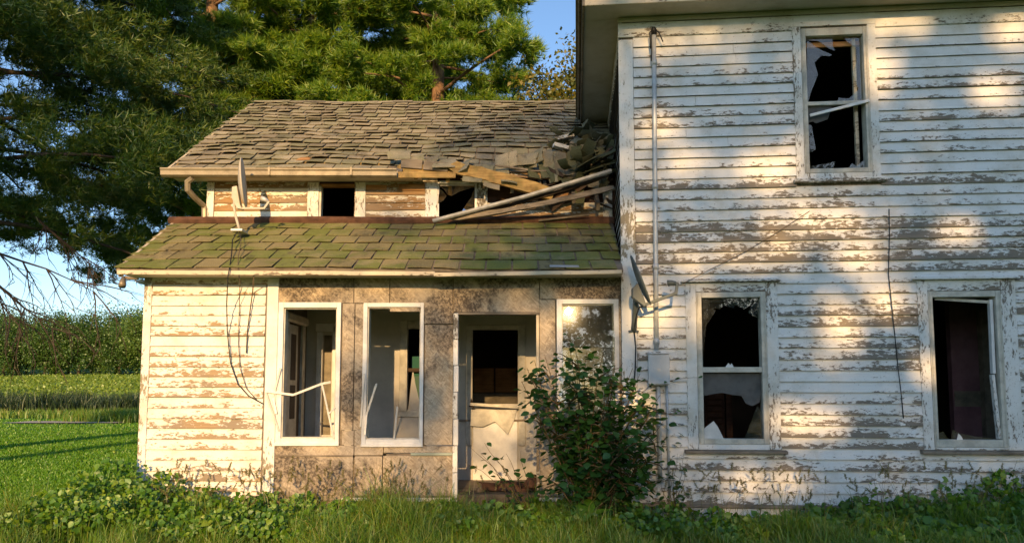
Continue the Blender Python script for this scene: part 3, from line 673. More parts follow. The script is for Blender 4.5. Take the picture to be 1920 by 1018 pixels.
def frame_win(outer, inner, Y0, Y1, mat, name='window', sill=True):
    A = W.rect(*outer, YP); B = W.rect(*inner, YP); mb = MB()
    mb.box(A[0], B[0], Y0, Y1, A[2], A[3]); mb.box(B[1], A[1], Y0, Y1, A[2], A[3])
    mb.box(B[0] + .0005, B[1] - .0005, Y0 + .001, Y1, A[2], B[2]); mb.box(B[0] + .0005, B[1] - .0005, Y0 + .001, Y1, B[3], A[3])
    w = mb.build(name, mat, HOUSE, W, bevel=.003)
    MB().box(A[0] - .004, A[1] + .004, Y0 - .012, Y0 - .001, A[2] - .012, A[2] + .02).build('sill', mat, w, W, bevel=.003)
    mb = MB()   # inner stop bead, set back
    q = .012
    mb.box(B[0], B[0] + q, Y0 + .03, Y1 + .04, B[2] + q, B[3] - q); mb.box(B[1] - q, B[1], Y0 + .03, Y1 + .04, B[2] + q, B[3] - q)
    mb.box(B[0], B[1], Y0 + .03, Y1 + .04, B[2], B[2] + q); mb.box(B[0], B[1], Y0 + .03, Y1 + .04, B[3] - q, B[3])
    mb.build('stop_bead', MAT['frame2'], w, W)
    return w, B
W1, B1 = frame_win((520, 567, 638, 833), (530, 577, 630, 821), YP - .022, YP + .07, MAT['frame'])
W2, B2 = frame_win((680, 568, 794, 835), (688, 576, 788, 823), YP - .022, YP + .07, MAT['frame'])
W4, B4 = frame_win((1044, 561, 1161, 850), (1054, 570, 1152, 842), YP - .022, YP + .07, MAT['frame'])
# broken storm strips hanging from the first two windows
def strip(win, pts, r=.0075, Y=-.0, mat='metal', n=5):
    q = [P(px, py, W, YP - .05 + Y + .02 * (i % 2)) for i, (px, py) in enumerate(pts)]
    mb = MB()
    for a, b in zip(q, q[1:]): mb.beam(a, b, r * 1.2, r * 2.2, (0, 0, 1) if abs(a[0] - b[0]) > abs(a[2] - b[2]) else (1, 0, 0))
    mb.build('loose_storm_strip', MAT[mat], win, W)
strip(W1, [(497, 733), (550, 740), (604, 719), (620, 716)], .011)
strip(W1, [(498, 734), (523, 808)], .009); strip(W1, [(604, 720), (626, 822)], .009); strip(W1, [(526, 690), (512, 745), (518, 775)], .009); strip(W1, [(617, 775), (628, 764)], .006)
strip(W2, [(706, 719), (687, 778), (684, 815)], .010); strip(W2, [(683, 700), (676, 800)], .009); strip(W2, [(745, 762), (739, 822)], .008)
# door opening: left post, head and right jamb
DOORF = part_empty('door_frame', HOUSE, P(930, 760, W, YP))
mb = MB(); a = W.rect(850, 587, 859, 935, YP); n = 7
for i in range(n):
    z0 = a[2] + (a[3] - a[2]) * i / n; z1 = a[2] + (a[3] - a[2]) * (i + 1) / n - .006
    dx = random.uniform(-.006, .006)
    MB().box(a[0] + dx, a[1] + dx, YP - .05, YP + .06, z0, z1).build('door_post', MAT['trim'], DOORF, W, bevel=.004)
mb = MB(); box_px(mb, W, 858, 585.5, 1012, 589.5, YP - .03, YP + .07); mb.build('door_head', MAT['wood_g'], DOORF, W)
mb = MB(); box_px(mb, W, 1006, 590.5, 1011, 935, YP - .03, YP + .07); mb.build('door_jamb', MAT['fascia'], DOORF, W)
# window four keeps its glass, leaning slightly in; it mirrors the low sun
gp = Vector(P(1066, 583, W, YP + .03)); 
nrm = ((CAM - gp).normalized() + SUN).normalized()
def on_pane(px, py):
    d = ray(px, py); t = (gp - CAM).dot(nrm) / d.dot(nrm); return CAM + d * t
MB().extrude([on_pane(*q) for q in ((1051, 566), (1153, 566), (1153, 846), (1051, 846))], tuple(-nrm * .004)).build('pane', MAT['glass'], W4, None)

mb = MB(); box_px(mb, W, 851, 941, 1166, 1000, YP + .01, YP + .2); mb.build('foundation', MAT['stone'], HOUSE, W)
# porch interior
xs_ = W.hit(535, 700, .6)[0]
zce = zpt + .05
INP = part_empty('porch_interior', HOUSE, (-.6, .8, 1.2))
MB().box(xs_ - .2, xr, YP - .03, YB, zfl - .05, zfl).build('porch_floor', MAT['wood_g'], INP, W)
MB().box(xl + .03, xr, YP + .09, YB, zce, zce + .02).build('porch_ceiling', MAT['plaster_b'], INP, W)
ib = W.rect(764, 616, 842, 768, YB)            # inner window
idr = W.rect(886, 618, 971, 757, YB)           # upper light of the inner door
iop = W.rect(604, 628, 621, 815, YB)
mb = MB(); holed_wall(mb, xs_ - .1, xr + .1, zfl, zce, YB, YB + .07, [ib, idr, iop]); mb.build('inner_wall', MAT['plaster'], INP, W)
# inner window casing and a torn blind
cw = .10
for q in ((ib[0] - cw, ib[0], ib[2] - .02, ib[3] + cw), (ib[1], ib[1] + cw, ib[2] - .02, ib[3] + cw), (ib[0], ib[1], ib[3], ib[3] + cw), (ib[0] - cw - .03, ib[1] + cw + .03, ib[2] - .09, ib[2] - .02)):
    MB().box(q[0] + .001, q[1] - .001, YB - .025, YB - .0005, q[2], q[3]).build('inner_casing', MAT['frame2'], INP, W, bevel=.004)
MB().extrude([P(*q, W, YB + .04) for q in ((765, 768), (774, 690), (779, 720), (790, 768))], (0, .004, 0)).build('torn_blind', MAT['plaster'], INP, W)
mb = MB(); box_px(mb, W, 764, 690, 842, 697, YB + .02, YB + .05); mb.build('inner_meeting_rail', MAT['wood_d'], INP, W)
# inner door frame, door foot and torn panel
for q in ((874, 610, 885, 835), (972, 610, 985, 835), (885.5, 609, 971.5, 618)):
    mb = MB(); box_px(mb, W, *q, YB - .03, YB - .0005); mb.build('inner_door_casing', MAT['frame2'], INP, W, bevel=.004)
mb = MB(); box_px(mb, W, 858, 786, 985, 790, YB - .034, YB - .0005); mb.build('ledge', MAT['wood_g'], INP, W)
mb = MB(); box_px(mb, W, 887, 770, 970, 926, YB - .03, YB - .002); mb.build('door_panel', MAT['frame'], INP, W, bevel=.003)
MB().beam(P(880, 757, W, YB - .12), P(972, 763, W, YB - .10), .05, .035).build('broken_rail', MAT['frame2'], INP, W)
MB().extrude([P(*q, W, YB - .075) for q in ((883, 768), (969, 768), (965, 785), (952, 814), (928, 790), (905, 800), (882, 798))], (0, .012, 0)).build('torn_door_panel', MAT['frame2'], INP, W)
MB().extrude([P(*q, W, YB - .14) for q in ((879, 762), (884, 746), (890, 765))], (0, .01, 0)).build('broken_splinter', MAT['wood_d'], INP, W)
mb = MB(); box_px(mb, W, 602, 620, 624, 822, YB + .06, YB + .075); mb.build('inner_door_leaf', MAT['plaster_b'], INP, W)
# lit casing of the opening seen through window one
for q in ((592, 622, 603, 822), (622, 612, 640, 822), (592, 606, 640, 621)):
    mb = MB(); box_px(mb, W, *q, YB - .04, YB - .0005); mb.build('inner_casing', MAT['frame'], INP, W, bevel=.004)
# side wall of the porch with siding, cornice and a half open panel door
MB().box(xs_ - .08, xs_ - .012, YP + .09, YB - .001, zfl, zce).build('inner_side_wall', MAT['wood_gz'], INP, W)
e = .125
for i in range(int((zce - zfl) / e)):
    z = zfl + i * e
    MB().hexa([(xs_ - .011, YP + .10, z), (xs_ + .012, YP + .10, z), (xs_ + .012, .55, z), (xs_ - .011, .55, z),
               (xs_ - .011, YP + .10, z + e), (xs_ - .002, YP + .10, z + e), (xs_ - .002, .55, z + e), (xs_ - .011, .55, z + e)]).build('siding_board', MAT['clap_p'], INP, W)
zd = W.hit(545, 602, .6)[1]
MB().box(xs_ - .011, xs_ + .03, .555, .62, zfl, zd).build('inner_casing', MAT['frame2'], INP, W)
MB().box(xs_ - .011, xs_ + .03, 1.18, 1.30, zfl, zd).build('inner_casing', MAT['frame2'], INP, W)
MB().box(xs_ - .011, xs_ + .06, .50, 1.36, zd + .001, zd + .11).build('cornice', MAT['frame2'], INP, W, bevel=.02)
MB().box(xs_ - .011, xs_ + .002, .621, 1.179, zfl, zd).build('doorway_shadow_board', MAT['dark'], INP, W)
DO = MB().box(xs_ + .004, xs_ + .028, .63, .98, zfl + .01, zd - .03).build('panel_door', MAT['frame2'], INP, W)
for z0, z1 in ((1.12, 1.52), (1.58, zd - .14)):
    MB().box(xs_ + .0285, xs_ + .032, .70, .90, z0, z1).build('door_light', MAT['dark'], DO, W)
# rooms behind the porch, closed and dark, with a window in the far wall
sky_hole = W.rect(772, 640, 850, 770, 6.8)
mb = MB(); box_px(mb, W, 772, 690, 850, 700, 6.79, 6.83); mb.build('back_window_rail', MAT['wood_d'], IN, W)
mb = MB(); box_px(mb, W, 770, 640, 800, 668, 6.75, 6.78); mb.build('rag', MAT['cloth'], IN, W)
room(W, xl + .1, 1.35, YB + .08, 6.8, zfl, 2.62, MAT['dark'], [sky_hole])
for q in ((889, 690, 926, 735), (929, 690, 968, 735)):
    mb = MB(); box_px(mb, W, *q, 3.5, 3.8); mb.build('cupboard', MAT['wood_o'], IN, W)
mb = MB(); box_px(mb, W, 870, 737, 985, 800, 3.4, 3.8); mb.build('counter', MAT['plaster_b'], IN, W)
# ---- upper wall of the wing
zup0 = W.hit(700, 423, YU)[1]; zup1 = W.hit(700, 338, YU)[1]
xul, xur = W.hit(389, 370, YU)[0], W.hit(1150, 370, YU)[0] + .05
o5 = W.rect(598, 347, 665, 416, YU); o6 = W.rect(821, 340, 893, 413, YU)
mb = MB(); holed_wall(mb, xul + .01, xur, zup0 - .9, zup1 + .08, YU + .004, YU + .09, [o5, o6])
UPW = mb.build('upper_wall', MAT['wood_b'], HOUSE, W)
cs = [(576, 340, 597, 418), (666, 340, 685, 418), (797, 338, 820, 418), (894, 338, 914, 418)]
hs = [W.rect(c[0], 330, c[1], 430, YU) for c in cs] + [o5, o6]
miss = [W.rect(985, 338, 1060, 385, YU)]
clapboards(W, xul + .10, xur - .1, zup0, zup1, 6, YU, hs, UPW, MAT['clap_u'], 0.0, 0.006, 0.02, missing=miss)
for c in cs:
    mb = MB(); box_px(mb, W, *c, YU - .035, YU + .003); mb.build('casing', MAT['trim'], UPW, W, bevel=.003)
MB().box(xul, xul + .095, YU - .028, YU + .003, zup0, zup1).build('corner_board', MAT['trim'], UPW, W, bevel=.003)
mb = MB(); box_px(mb, W, 1131, 345, 1148, 420, YU - .03, YU + .003); mb.build('corner_board', MAT['trim_bad'], UPW, W, bevel=.003)
for a, b in ((390, 597), (666, 820)):
    mb = MB(); box_px(mb, W, a, 333, b, 341, YU - .06, YU - .036); mb.build('frieze_board', MAT['fascia'], UPW, W)
for q in ((686, 347, 725, 356), (748, 345, 796, 357)):
    mb = MB(); box_px(mb, W, *q, YU - .03, YU - .021); mb.build('patch_board', MAT['wood_o'], UPW, W)
# upper windows: an empty one and one with broken panes
WIN5 = part_empty('window', HOUSE, P(632, 380, W, YU))
mb = MB(); box_px(mb, W, 598, 347, 602, 418, YU - .02, YU + .08); mb.build('jamb', MAT['frame2'], WIN5, W)
mb = MB(); box_px(mb, W, 598.5, 345, 665, 349, YU - .02, YU + .08); mb.build('head', MAT['wood_o'], WIN5, W)
WIN6 = part_empty('window', HOUSE, P(857, 376, W, YU))
for q in ((815, 341, 823, 416), (890, 341, 897, 416), (823.3, 339, 889.7, 343)):
    mb = MB(); box_px(mb, W, *q, YU - .02, YU + .06); mb.build('sash', MAT['frame'], WIN6, W, bevel=.003)
gl = m_glass('sky reflecting glass', 0.03, mult=13.0)
shard(WIN6, [(823, 343), (889, 343), (889, 352), (862, 362), (848, 371), (840, 368), (832, 356), (823, 350)], W, YU + .02, gl, tilt=.45)
shard(WIN6, [(823, 352), (831, 360), (838, 370), (832, 380), (823, 386)], W, YU + .024, gl, tilt=.45)
shard(WIN6, [(889, 356), (889, 413), (868, 400), (876, 385), (884, 372)], W, YU + .02, gl, tilt=.45)
shard(WIN6, [(830, 413), (838, 404), (858, 398), (868, 401), (880, 413)], W, YU + .024, gl, tilt=.45)
# attic behind
MB().box(xul + .1, 1.55, 4.6, 4.66, 2.7, 5.0).build('room_wall', MAT['wood_d'], IN, W)
MB().box(xul + .02, xul + .08, YU + .095, 6.8, 2.3, 3.9).build('room_wall', MAT['wood_d'], IN, W)
MB().box(xul, 1.4, 6.86, 6.95, -.1, 2.9).build('back_wall', MAT['clap_p'], HOUSE, W) if False else None

# ---- porch roof
ze = W.hit(700, 503, -.22)[1]; ztp = W.hit(700, 419, YU - .04)[1]
Ye, Yt = -.22, YU - .04
xe0 = W.hit(217, 503, Ye)[0]; xt0 = W.hit(322, 419, Yt)[0]; xe1 = mx - .03; xt1 = mx + .10
Ls = math.hypot(Yt - Ye, ztp - ze)
def PR(x, s, lift=0.0):
    u = s / Ls
    y = Ye + (Yt - Ye) * u; z = ze + (ztp - ze) * u
    sag = -.03 * math.exp(-((x - .3) / .9) ** 2) * (1 - u) + .006 * math.sin(x * 2.1 + 1) + .004 * math.sin(x * 5.3 + s * 3)
    nz = (Yt - Ye) / Ls; ny = -(ztp - ze) / Ls
    return (x, y + ny * lift, z + sag + nz * lift)
def shingle(parent, f, xa, xb, s0, s1, mat, curl=.012, th=.007, base=.008, bend=2):
    mb = MB(); vs = []
    k = bend
    ca, cb_, cm = random.uniform(0, curl), random.uniform(0, curl), random.uniform(-.3, .3) * curl
    tw = random.uniform(-.008, .008)
    for j in range(k + 1):
        u = j / k; x = xa + (xb - xa) * u
        l = base + ca * (1 - u) + cb_ * u + cm * math.sin(math.pi * u)
        sl = s0 + tw * (u - .5) + random.uniform(-.004, .004)
        vs += [f(x, sl, l), f(x, sl, l + th), f(x, s1, .0065), f(x, s1, .0015)]
    fs = []
    for j in range(k):
        p = 4 * j
        for c in range(4):
            c2 = (c + 1) % 4; fs.append((p + c, p + 4 + c, p + 4 + c2, p + c2))
    fs.append((0, 1, 2, 3)); q = 4 * k; fs.append((q + 3, q + 2, q + 1, q))
    mb.add(vs, fs)
    if parent is not None: return mb.build('shingle', mat, parent, W)
    return mb
mb = MB(); N = 20
vs = []
for i in range(N + 1):
    for s in (0, Ls):
        x = (xe0 + (xe1 - xe0) * i / N) if s == 0 else (xt0 + (xt1 - xt0) * i / N)
        vs += [PR(x, s, -.002), PR(x, s, -.03)]
fs = []
for i in range(N):
    p = 4 * i; fs += [(p, p + 4, p + 6, p + 2), (p + 1, p + 3, p + 7, p + 5), (p, p + 1, p + 5, p + 4)]
PROOF = mb.add(vs, fs).build('porch_roof', MAT['wood_g'], HOUSE, W)
nrow = 6; ex = Ls / nrow; tabw = .285
for r in range(nrow):
    s0 = r * ex; u = s0 / Ls; u1 = min(1, (s0 + ex) / Ls)
    left = xe0 + (xt0 - xe0) * u; right = xe1 + (xt1 - xe1) * u
    x = left - (tabw * .5 if r % 2 else 0) + random.uniform(-.02, .02) + r * .03
    while x < right:
        a = max(x + .010, left + .001); b = min(x + tabw - .010, right)
        if b - a > .05: shingle(PROOF, PR, a, b, s0 - (.012 if r == 0 else 0), min(s0 + ex + .01, Ls), MAT['shing_p'], .016)
        x += tabw
# raised band along the left edge, flashing at the top, fascia boards at the bottom
for i in range(8):
    s0 = Ls * i / 8; s1 = Ls * (i + 1) / 8 + .02
    xa = xe0 + (xt0 - xe0) * s0 / Ls; wd = .30 - .19 * s0 / Ls
    mb = shingle(None, PR, xa - .012, xa + wd, s0, min(s1, Ls), None, .003, .006, .016)
    mb.build('edge_shingle', MAT['shing_p'], PROOF, W)
for i in range(6):
    a = xt0 - .03 + (xt1 - xt0 + .03) * i / 6; b = xt0 - .03 + (xt1 - xt0 + .03) * (i + 1) / 6
    dz = random.uniform(-.004, .004)
    MB().hexa([PR(a, Ls - .03, .012), PR(b + .01, Ls - .03, .012 + dz), PR(b + .01, Ls + .03, .01), PR(a, Ls + .03, .01), PR(a, Ls - .03, .06), PR(b + .01, Ls - .03, .06 + dz), PR(b + .01, Ls + .03, .085), PR(a, Ls + .03, .085)]).build('flashing', MAT['rust'], PROOF, W)
def fas(xa, za, xb, zb, h, Y, mat):
    n = max(2, int((xb - xa) / .4)); vs = []
    for i in range(n + 1):
        u = i / n; x = xa + (xb - xa) * u; z = za + (zb - za) * u + random.uniform(-.003, .003)
        vs += [(x, Y, z), (x, Y + .03, z), (x, Y + .03, z + h), (x, Y, z + h)]
    fs = []
    for i in range(n):
        p = 4 * i
        for c in range(4): fs.append((p + c, p + (c + 1) % 4, p + 4 + (c + 1) % 4, p + 4 + c))
    fs += [(3, 2, 1, 0), (4 * n, 4 * n + 1, 4 * n + 2, 4 * n + 3)]
    MB().add(vs, fs).build('fascia', mat, PROOF, W, bevel=.003)
a = P(219, 514, W, Ye - .01); b = P(815, 517, W, Ye - .01); c = P(1166, 515, W, Ye - .01); a2 = P(813, 519, W, Ye - .014)
fas(a[0], a[2], b[0], b[2], .046, Ye - .012, MAT['fascia'])
fas(a2[0], a2[2], c[0] - .0, c[2] + .01, .042, Ye - .02, MAT['fascia'])
for q0, q1 in (((880, 492), (985, 489)), ((1030, 492), (1084, 489))):
    A, B = PR(W.hit(q0[0], 495, -.1)[0], .05, .03), PR(W.hit(q1[0], 495, -.1)[0], .05, .03)
    MB().beam(A, B, .09, .004, (0, -.4, 1)).build('flashing', MAT['galv'], PROOF, W) if q0[0] == 1030 else None
MB().box(xe0 + .05, xe1, Ye + .03, YP, zpt - .01, zpt + .01).build('porch_soffit', MAT['soffit'], PROOF, W)
MB().beam((xe0 + .03, Ye + .02, ze - .04), (xt0 + .02, Yt, ztp - .05), .03, .11).build('rake_board', MAT['fascia'], PROOF, W)
MB().beam((xe0 + .06, .2, zpt - .03), (xe0 + .06, 2.6, zpt - .06), .12, .02).build('rake_soffit', MAT['soffit'], PROOF, W)

# ---- wing roof
Yge = 1.2; zg = W.hit(600, 319, Yge)[1]; Yr = 4.33; zrg = W.hit(700, 191, Yr)[1]
Lr = math.hypot(Yr - Yge, zrg - zg)
xg0 = W.hit(313, 318, Yge)[0]; xg1 = 1.60
cdir = ((Yr - Yge) / Lr, (zrg - zg) / Lr)
Xc = W.hit(745, 305, Yge)[0]                      # the eave has fallen right of here
def sst(a, b, x):
    t = max(0, min(1, (x - a) / (b - a))); return t * t * (3 - 2 * t)
def UR(x, s, lift=0.0):
    y = Yge + cdir[0] * s; z = zg + cdir[1] * s
    drop = sst(Xc + .2, 1.1, x) * (1 - sst(.0, 1.25, s)) * .34 + sst(.6, 1.4, x) * (1 - sst(.3, 1.9, s)) * .12
    sag = -.025 * math.exp(-((x + 1.2) / 1.5) ** 2) * sst(0, 3, s) + .011 * math.sin(x * 1.7 + s) + .008 * math.sin(x * 4.1 - s * 2.3) + .006 * math.sin(s * 7 + x)
    return (x, y - cdir[1] * lift, z - drop + sag + cdir[0] * lift)
WROOF = part_empty('wing_roof', HOUSE, (-1.5, 2.8, 3.9))
nb = 16
def hole_edge(x):         # how far up the slope the covering has gone
    px = 960 + x / 9.6 * FPX
    pts = [(0, -1), (742, -1), (748, .20), (800, .17), (868, .10), (880, .06), (900, -.02), (955, -.05), (965, .12), (985, .52), (1012, .40), (1045, .66), (1062, 1.02), (1075, 1.12), (1300, 1.1)]
    for (a, u), (b, v) in zip(pts, pts[1:]):
        if a <= px <= b: return u + (v - u) * (px - a) / (b - a)
    return -1
for i in range(nb):       # deck boards
    s0 = Lr * i / nb; s1 = Lr * (i + 1) / nb - .008
    xend = xg1
    if s0 < 1.15:
        while xend > -2 and hole_edge(xend - .03) > s0 - .05: xend -= .05
        xend += random.uniform(-.08, .12)
        if i == 0: xend = Xc + .06
    n = 14; vs = []
    for j in range(n + 1):
        x = xg0 + .01 + (xend - xg0 - .01) * j / n
        vs += [UR(x, s0, -.002), UR(x, s0, -.024), UR(x, s1, -.024), UR(x, s1, -.002)]
    fs = []
    for j in range(n):
        p = 4 * j
        for c in range(4): fs.append((p + c, p + (c + 1) % 4, p + 4 + (c + 1) % 4, p + 4 + c))
    fs += [(3, 2, 1, 0), (4 * n, 4 * n + 1, 4 * n + 2, 4 * n + 3)]
    MB().add(vs, fs).build('roof_board', MAT['wood_g'] if i != 1 else MAT['wood_y'], WROOF, W)
nr = 19; exu = Lr / nr; tw_ = .235
stuff = MB(); count = 0
for r in range(nr):
    s0 = r * exu
    x = xg0 - .05 + (tw_ * .5 if r % 2 else 0) - tw_ + random.uniform(-.05, .05)
    while x < xg1:
        w_ = tw_ + random.uniform(-.03, .03)
        a = max(x + .008, xg0 - .04); b = min(x + w_ - .008, xg1); m = (a + b) / 2; x += w_
        if b - a < .06: continue
        he = hole_edge(m)
        if s0 + exu * .55 < he: continue
        near = s0 < he + .35 and he > -.5
        sj = s0 + random.uniform(-.022, .022) - (.03 if r == 0 else 0)
        if near and s0 < he + .25: sj -= random.uniform(0, .10)
        f = UR
        if near and random.random() < .5:
            dr = random.uniform(.02, .08)
            f = (lambda x_, s_, l=0, s0=s0, dr=dr: (lambda p: (p[0], p[1] - .01, p[2] - dr * max(0, 1 - (s_ - s0) / exu)))(UR(x_, s_, l)))
        cu = .028 if not near else .045
        if r < 9 and count < 178:
            shingle(WROOF, f, a, b, sj, s0 + exu + .015, MAT['shing_u'], cu, .008, .012, 3); count += 1
        else:
            q = shingle(None, f, a, b, sj, s0 + exu + .015, None, cu, .008, .012, 2); stuff.add(q.v, q.f)
stuff.build('shingle_field', MAT['shing_i'], WROOF, W, kind='stuff')
# small hole lifted shingle
MB().extrude([UR(W.hit(*q, 1.6)[0], .30 + dz, .03) for q, dz in (((562, 290), 0), ((588, 290), 0), ((584, 290), .1), ((568, 290), .1))], (0, 0, .004)).build('lifted_flap', MAT['wood_o'], WROOF, W)
# far slope, gable end, ridge caps
mb = MB().extrude([UR(xg0, Lr, -.03), UR(xg1, Lr, -.03), (xg1, Yr + 3.1, zg), (xg0, Yr + 3.1, zg)], (0, 0, .03)); mb.build('back_slope', MAT['shing_u'], WROOF, W)
for i in range(20):
    a = xg0 - .03 + (xg1 - xg0) * i / 20; b = a + (xg1 - xg0) / 20 + .03; l = random.uniform(.012, .022)
    p, q = UR(a, Lr, l), UR(b, Lr, l + .006)
    MB().add([(p[0], p[1] - .10, p[2] - .055), (q[0], q[1] - .10, q[2] - .055), (q[0], q[1], q[2] + .01), (p[0], p[1], p[2] + .01), (q[0], q[1] + .10, q[2] - .06), (p[0], p[1] + .10, p[2] - .06)],
             [(0, 1, 2, 3), (3, 2, 4, 5)]).build('ridge_cap', MAT['shing_u'], WROOF, W)
MB().extrude([(xul + .03, YU + .1, 2.3), (xul + .03, 6.8, 2.3), (xul + .03, 6.8, zg), (xul + .03, Yr, zrg - .06), (xul + .03, YU + .1, zg + .1)], (.03, 0, 0)).build('gable_wall', MAT['clap_u'], HOUSE, W)
MB().beam(UR(xg0 - .02, 0, -.05), UR(xg0 - .02, Lr, -.05), .03, .10).build('rake_board', MAT['fascia'], WROOF, W)
# rafters showing in the hole
for px in (780, 840, 905, 960, 1012, 1022, 1075, 1120):
    x = W.hit(px, 310, 1.3)[0]
    MB().beam(UR(x, .02, -.075), UR(x, 2.6, -.075), .045, .10, (0, 0, 1)).build('rafter', MAT['wood_y' if px < 900 else 'wood_g'], WROOF, W)
MB().box(xg0 + .03, Xc + .3, Yge + .02, YU - .03, zg - .075, zg - .055).build('wing_soffit', MAT['soffit'], WROOF, W)
MB().box(xg0 + .02, Xc + .75, Yge - .001, Yge + .024, zg - .10, zg - .025).build('eave_board', MAT['wood_y'], WROOF, W)
# gutter, broken off at its right end, with its outlet and downpipe
prof = [(0, 0), (0, -.095), (-.05, -.105), (-.095, -.085), (-.10, -.035), (-.115, -.012), (-.115, 0), (-.105, 0), (-.09, -.035), (-.085, -.078), (-.05, -.096), (-.008, -.088), (-.008, 0)]
def gutter(x0, x1, Y, z, name, parent):
    vs = [(x0, Y + a, z + b) for a, b in prof] + [(x1, Y + a, z + b - .01) for a, b in prof]; n = len(prof)
    fs = [(i, (i + 1) % n, (i + 1) % n + n, i + n) for i in range(n)] + [tuple(range(n - 1, -1, -1)), tuple(range(n, 2 * n))]
    return MB().add(vs, fs).build(name, MAT['gutter'], parent, W)
GUT = gutter(xg0 - .03, Xc + .01, Yge - .004, zg - .005, 'gutter', HOUSE)
MB().extrude([(xg0 - .035, Yge - .004 + a, zg - .005 + b) for a, b in prof[:7]], (.006, 0, 0)).build('end_cap', MAT['gutter'], GUT, W)
for px in (510, 662):
    x = W.hit(px, 325, Yge)[0]; MB().box(x - .012, x + .012, Yge - .125, Yge - .118, zg - .10, zg + .0).build('gutter_joint', MAT['gutter'], GUT, W)
q = [P(361, 334, W, 1.15), P(352, 341, W, 1.17), P(352, 356, W, 1.2), P(366, 372, W, 1.32), P(382, 386, W, 1.47), P(384, 392, W, 1.48), P(384, 415, W, 1.48)]
MB().tube(q, [.035, .04, .04, .037, .037, .04, .04], 8).build('downpipe', MAT['gutter'], GUT, W, smooth=False)
# ------------------------------------------------------------------ the collapse at the inner corner
def bent_strip(name, p, L, wd, yaw, pitch, roll, curl, mat, parent, th=.008, n=6):
    rot = Matrix.Rotation(yaw, 3, 'Z') @ Matrix.Rotation(pitch, 3, 'Y') @ Matrix.Rotation(roll, 3, 'X')
    vs = []
    for i in range(n + 1):
        u = i / n; a = curl * u
        x = L * (math.sin(a) / curl if abs(curl) > 1e-3 else u); z = -L * ((1 - math.cos(a)) / curl if abs(curl) > 1e-3 else 0)
        for y in (-wd / 2 + random.uniform(-.012, .012), wd / 2 + random.uniform(-.012, .012)):
            for t in (0, th): vs.append(tuple(Vector(p) + rot @ Vector((x, y, z + t))))
    fs = []
    for i in range(n):
        q = 4 * i
        fs += [(q + 1, q + 3, q + 7, q + 5), (q, q + 4, q + 6, q + 2), (q, q + 1, q + 5, q + 4), (q + 2, q + 6, q + 7, q + 3)]
    fs += [(0, 2, 3, 1), (4 * n, 4 * n + 1, 4 * n + 3, 4 * n + 2)]
    return MB().add(vs, fs).build(name, mat, parent, W)
def rough(a, b, w, h, up=(0, 0, 1), n=9, k=.16, sag=0.0):
    a, b = Vector(a), Vector(b); d = (b - a).normalized(); u = Vector(up); sd = d.cross(u).normalized(); u = sd.cross(d)
    mb = MB(); vs = []
    for i in range(n + 1):
        t_ = i / n; p = a.lerp(b, t_) - u * sag * math.sin(math.pi * t_)
        e_ = 1.0 if 0 < i < n else random.uniform(.3, .9)
        for s1, s2 in ((-1, -1), (1, -1), (1, 1), (-1, 1)):
            q = p + sd * s1 * w / 2 * (e_ + random.uniform(-k, k)) + u * s2 * h / 2 * (e_ + random.uniform(-k, k)) + d * random.uniform(-.03, .03)
            vs.append(tuple(q))
    fs = []
    for i in range(n):
        for j in range(4): fs.append((4 * i + j, 4 * i + (j + 1) % 4, 4 * i + 4 + (j + 1) % 4, 4 * i + 4 + j))
    fs += [(3, 2, 1, 0), (4 * n, 4 * n + 1, 4 * n + 2, 4 * n + 3)]
    return mb.add(vs, fs)
DEB = part_empty('collapsed_eave', HOUSE, P(1060, 300, W, 1.5))
# drooping flaps along the torn edge
for px, py, L, w_, pitch, curl in ((748, 296, .22, .3, .5, .6), (780, 304, .16, .22, .5, .9), (812, 306, .18, .24, .6, .8), (856, 316, .22, .2, .7, 1.0), (890, 320, .28, .2, .8, .7), (920, 326, .30, .22, .9, .9), (965, 300, .26, .2, 1.0, .5), (998, 300, .22, .2, .8, 1.1), (835, 312, .25, .3, .45, .5), (875, 314, .30, .32, .55, .5), (905, 322, .35, .3, .7, .6), (935, 322, .34, .28, .9, .5), (950, 300, .25, .3, .8, .8), (985, 302, .2, .25, .6, .9), (1012, 292, .22, .15, .8, .9), (1026, 296, .26, .13, .9, 1.2), (1037, 300, .42, .12, 1.25, .3), (1045, 305, .3, .12, 1.0, .5), (1052, 298, .25, .14, .9, 1.3)):
    bent_strip('torn_shingle', P(px, py - 12, W, 1.38), L, w_, R_(-95) + random.uniform(-.5, .5), pitch, random.uniform(-.35, .35), curl, MAT['shing_u'], DEB, .007, 8)
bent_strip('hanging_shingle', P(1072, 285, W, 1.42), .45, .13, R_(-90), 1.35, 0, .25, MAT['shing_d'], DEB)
# crumpled heap against the side wall of the main block
for k in range(64):
    px = random.uniform(1052, 1146); u = random.random()
    py = 248 + (px - 1052) * .12 + u * 62
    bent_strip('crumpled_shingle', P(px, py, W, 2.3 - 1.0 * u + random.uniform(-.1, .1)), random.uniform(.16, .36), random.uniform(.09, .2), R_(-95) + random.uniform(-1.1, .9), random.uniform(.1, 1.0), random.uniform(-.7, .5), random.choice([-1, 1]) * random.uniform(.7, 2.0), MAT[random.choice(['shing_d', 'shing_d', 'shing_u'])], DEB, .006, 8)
for k, (px, py) in enumerate(((1078, 318), (1098, 306), (1118, 298), (1138, 292), (1090, 326), (1112, 318), (1134, 310), (1148, 302))):
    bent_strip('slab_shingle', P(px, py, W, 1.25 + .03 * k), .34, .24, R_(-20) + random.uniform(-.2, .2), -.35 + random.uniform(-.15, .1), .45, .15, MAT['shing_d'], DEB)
MB().beam(P(1040, 262, W, 1.9), P(1076, 254, W, 1.9), .08, .05).build('broken_board', MAT['trim_h'], DEB, W)
MB().beam(P(1038, 272, W, 1.55), P(1068, 280, W, 1.6), .10, .05).build('broken_board', MAT['trim_h'], DEB, W)
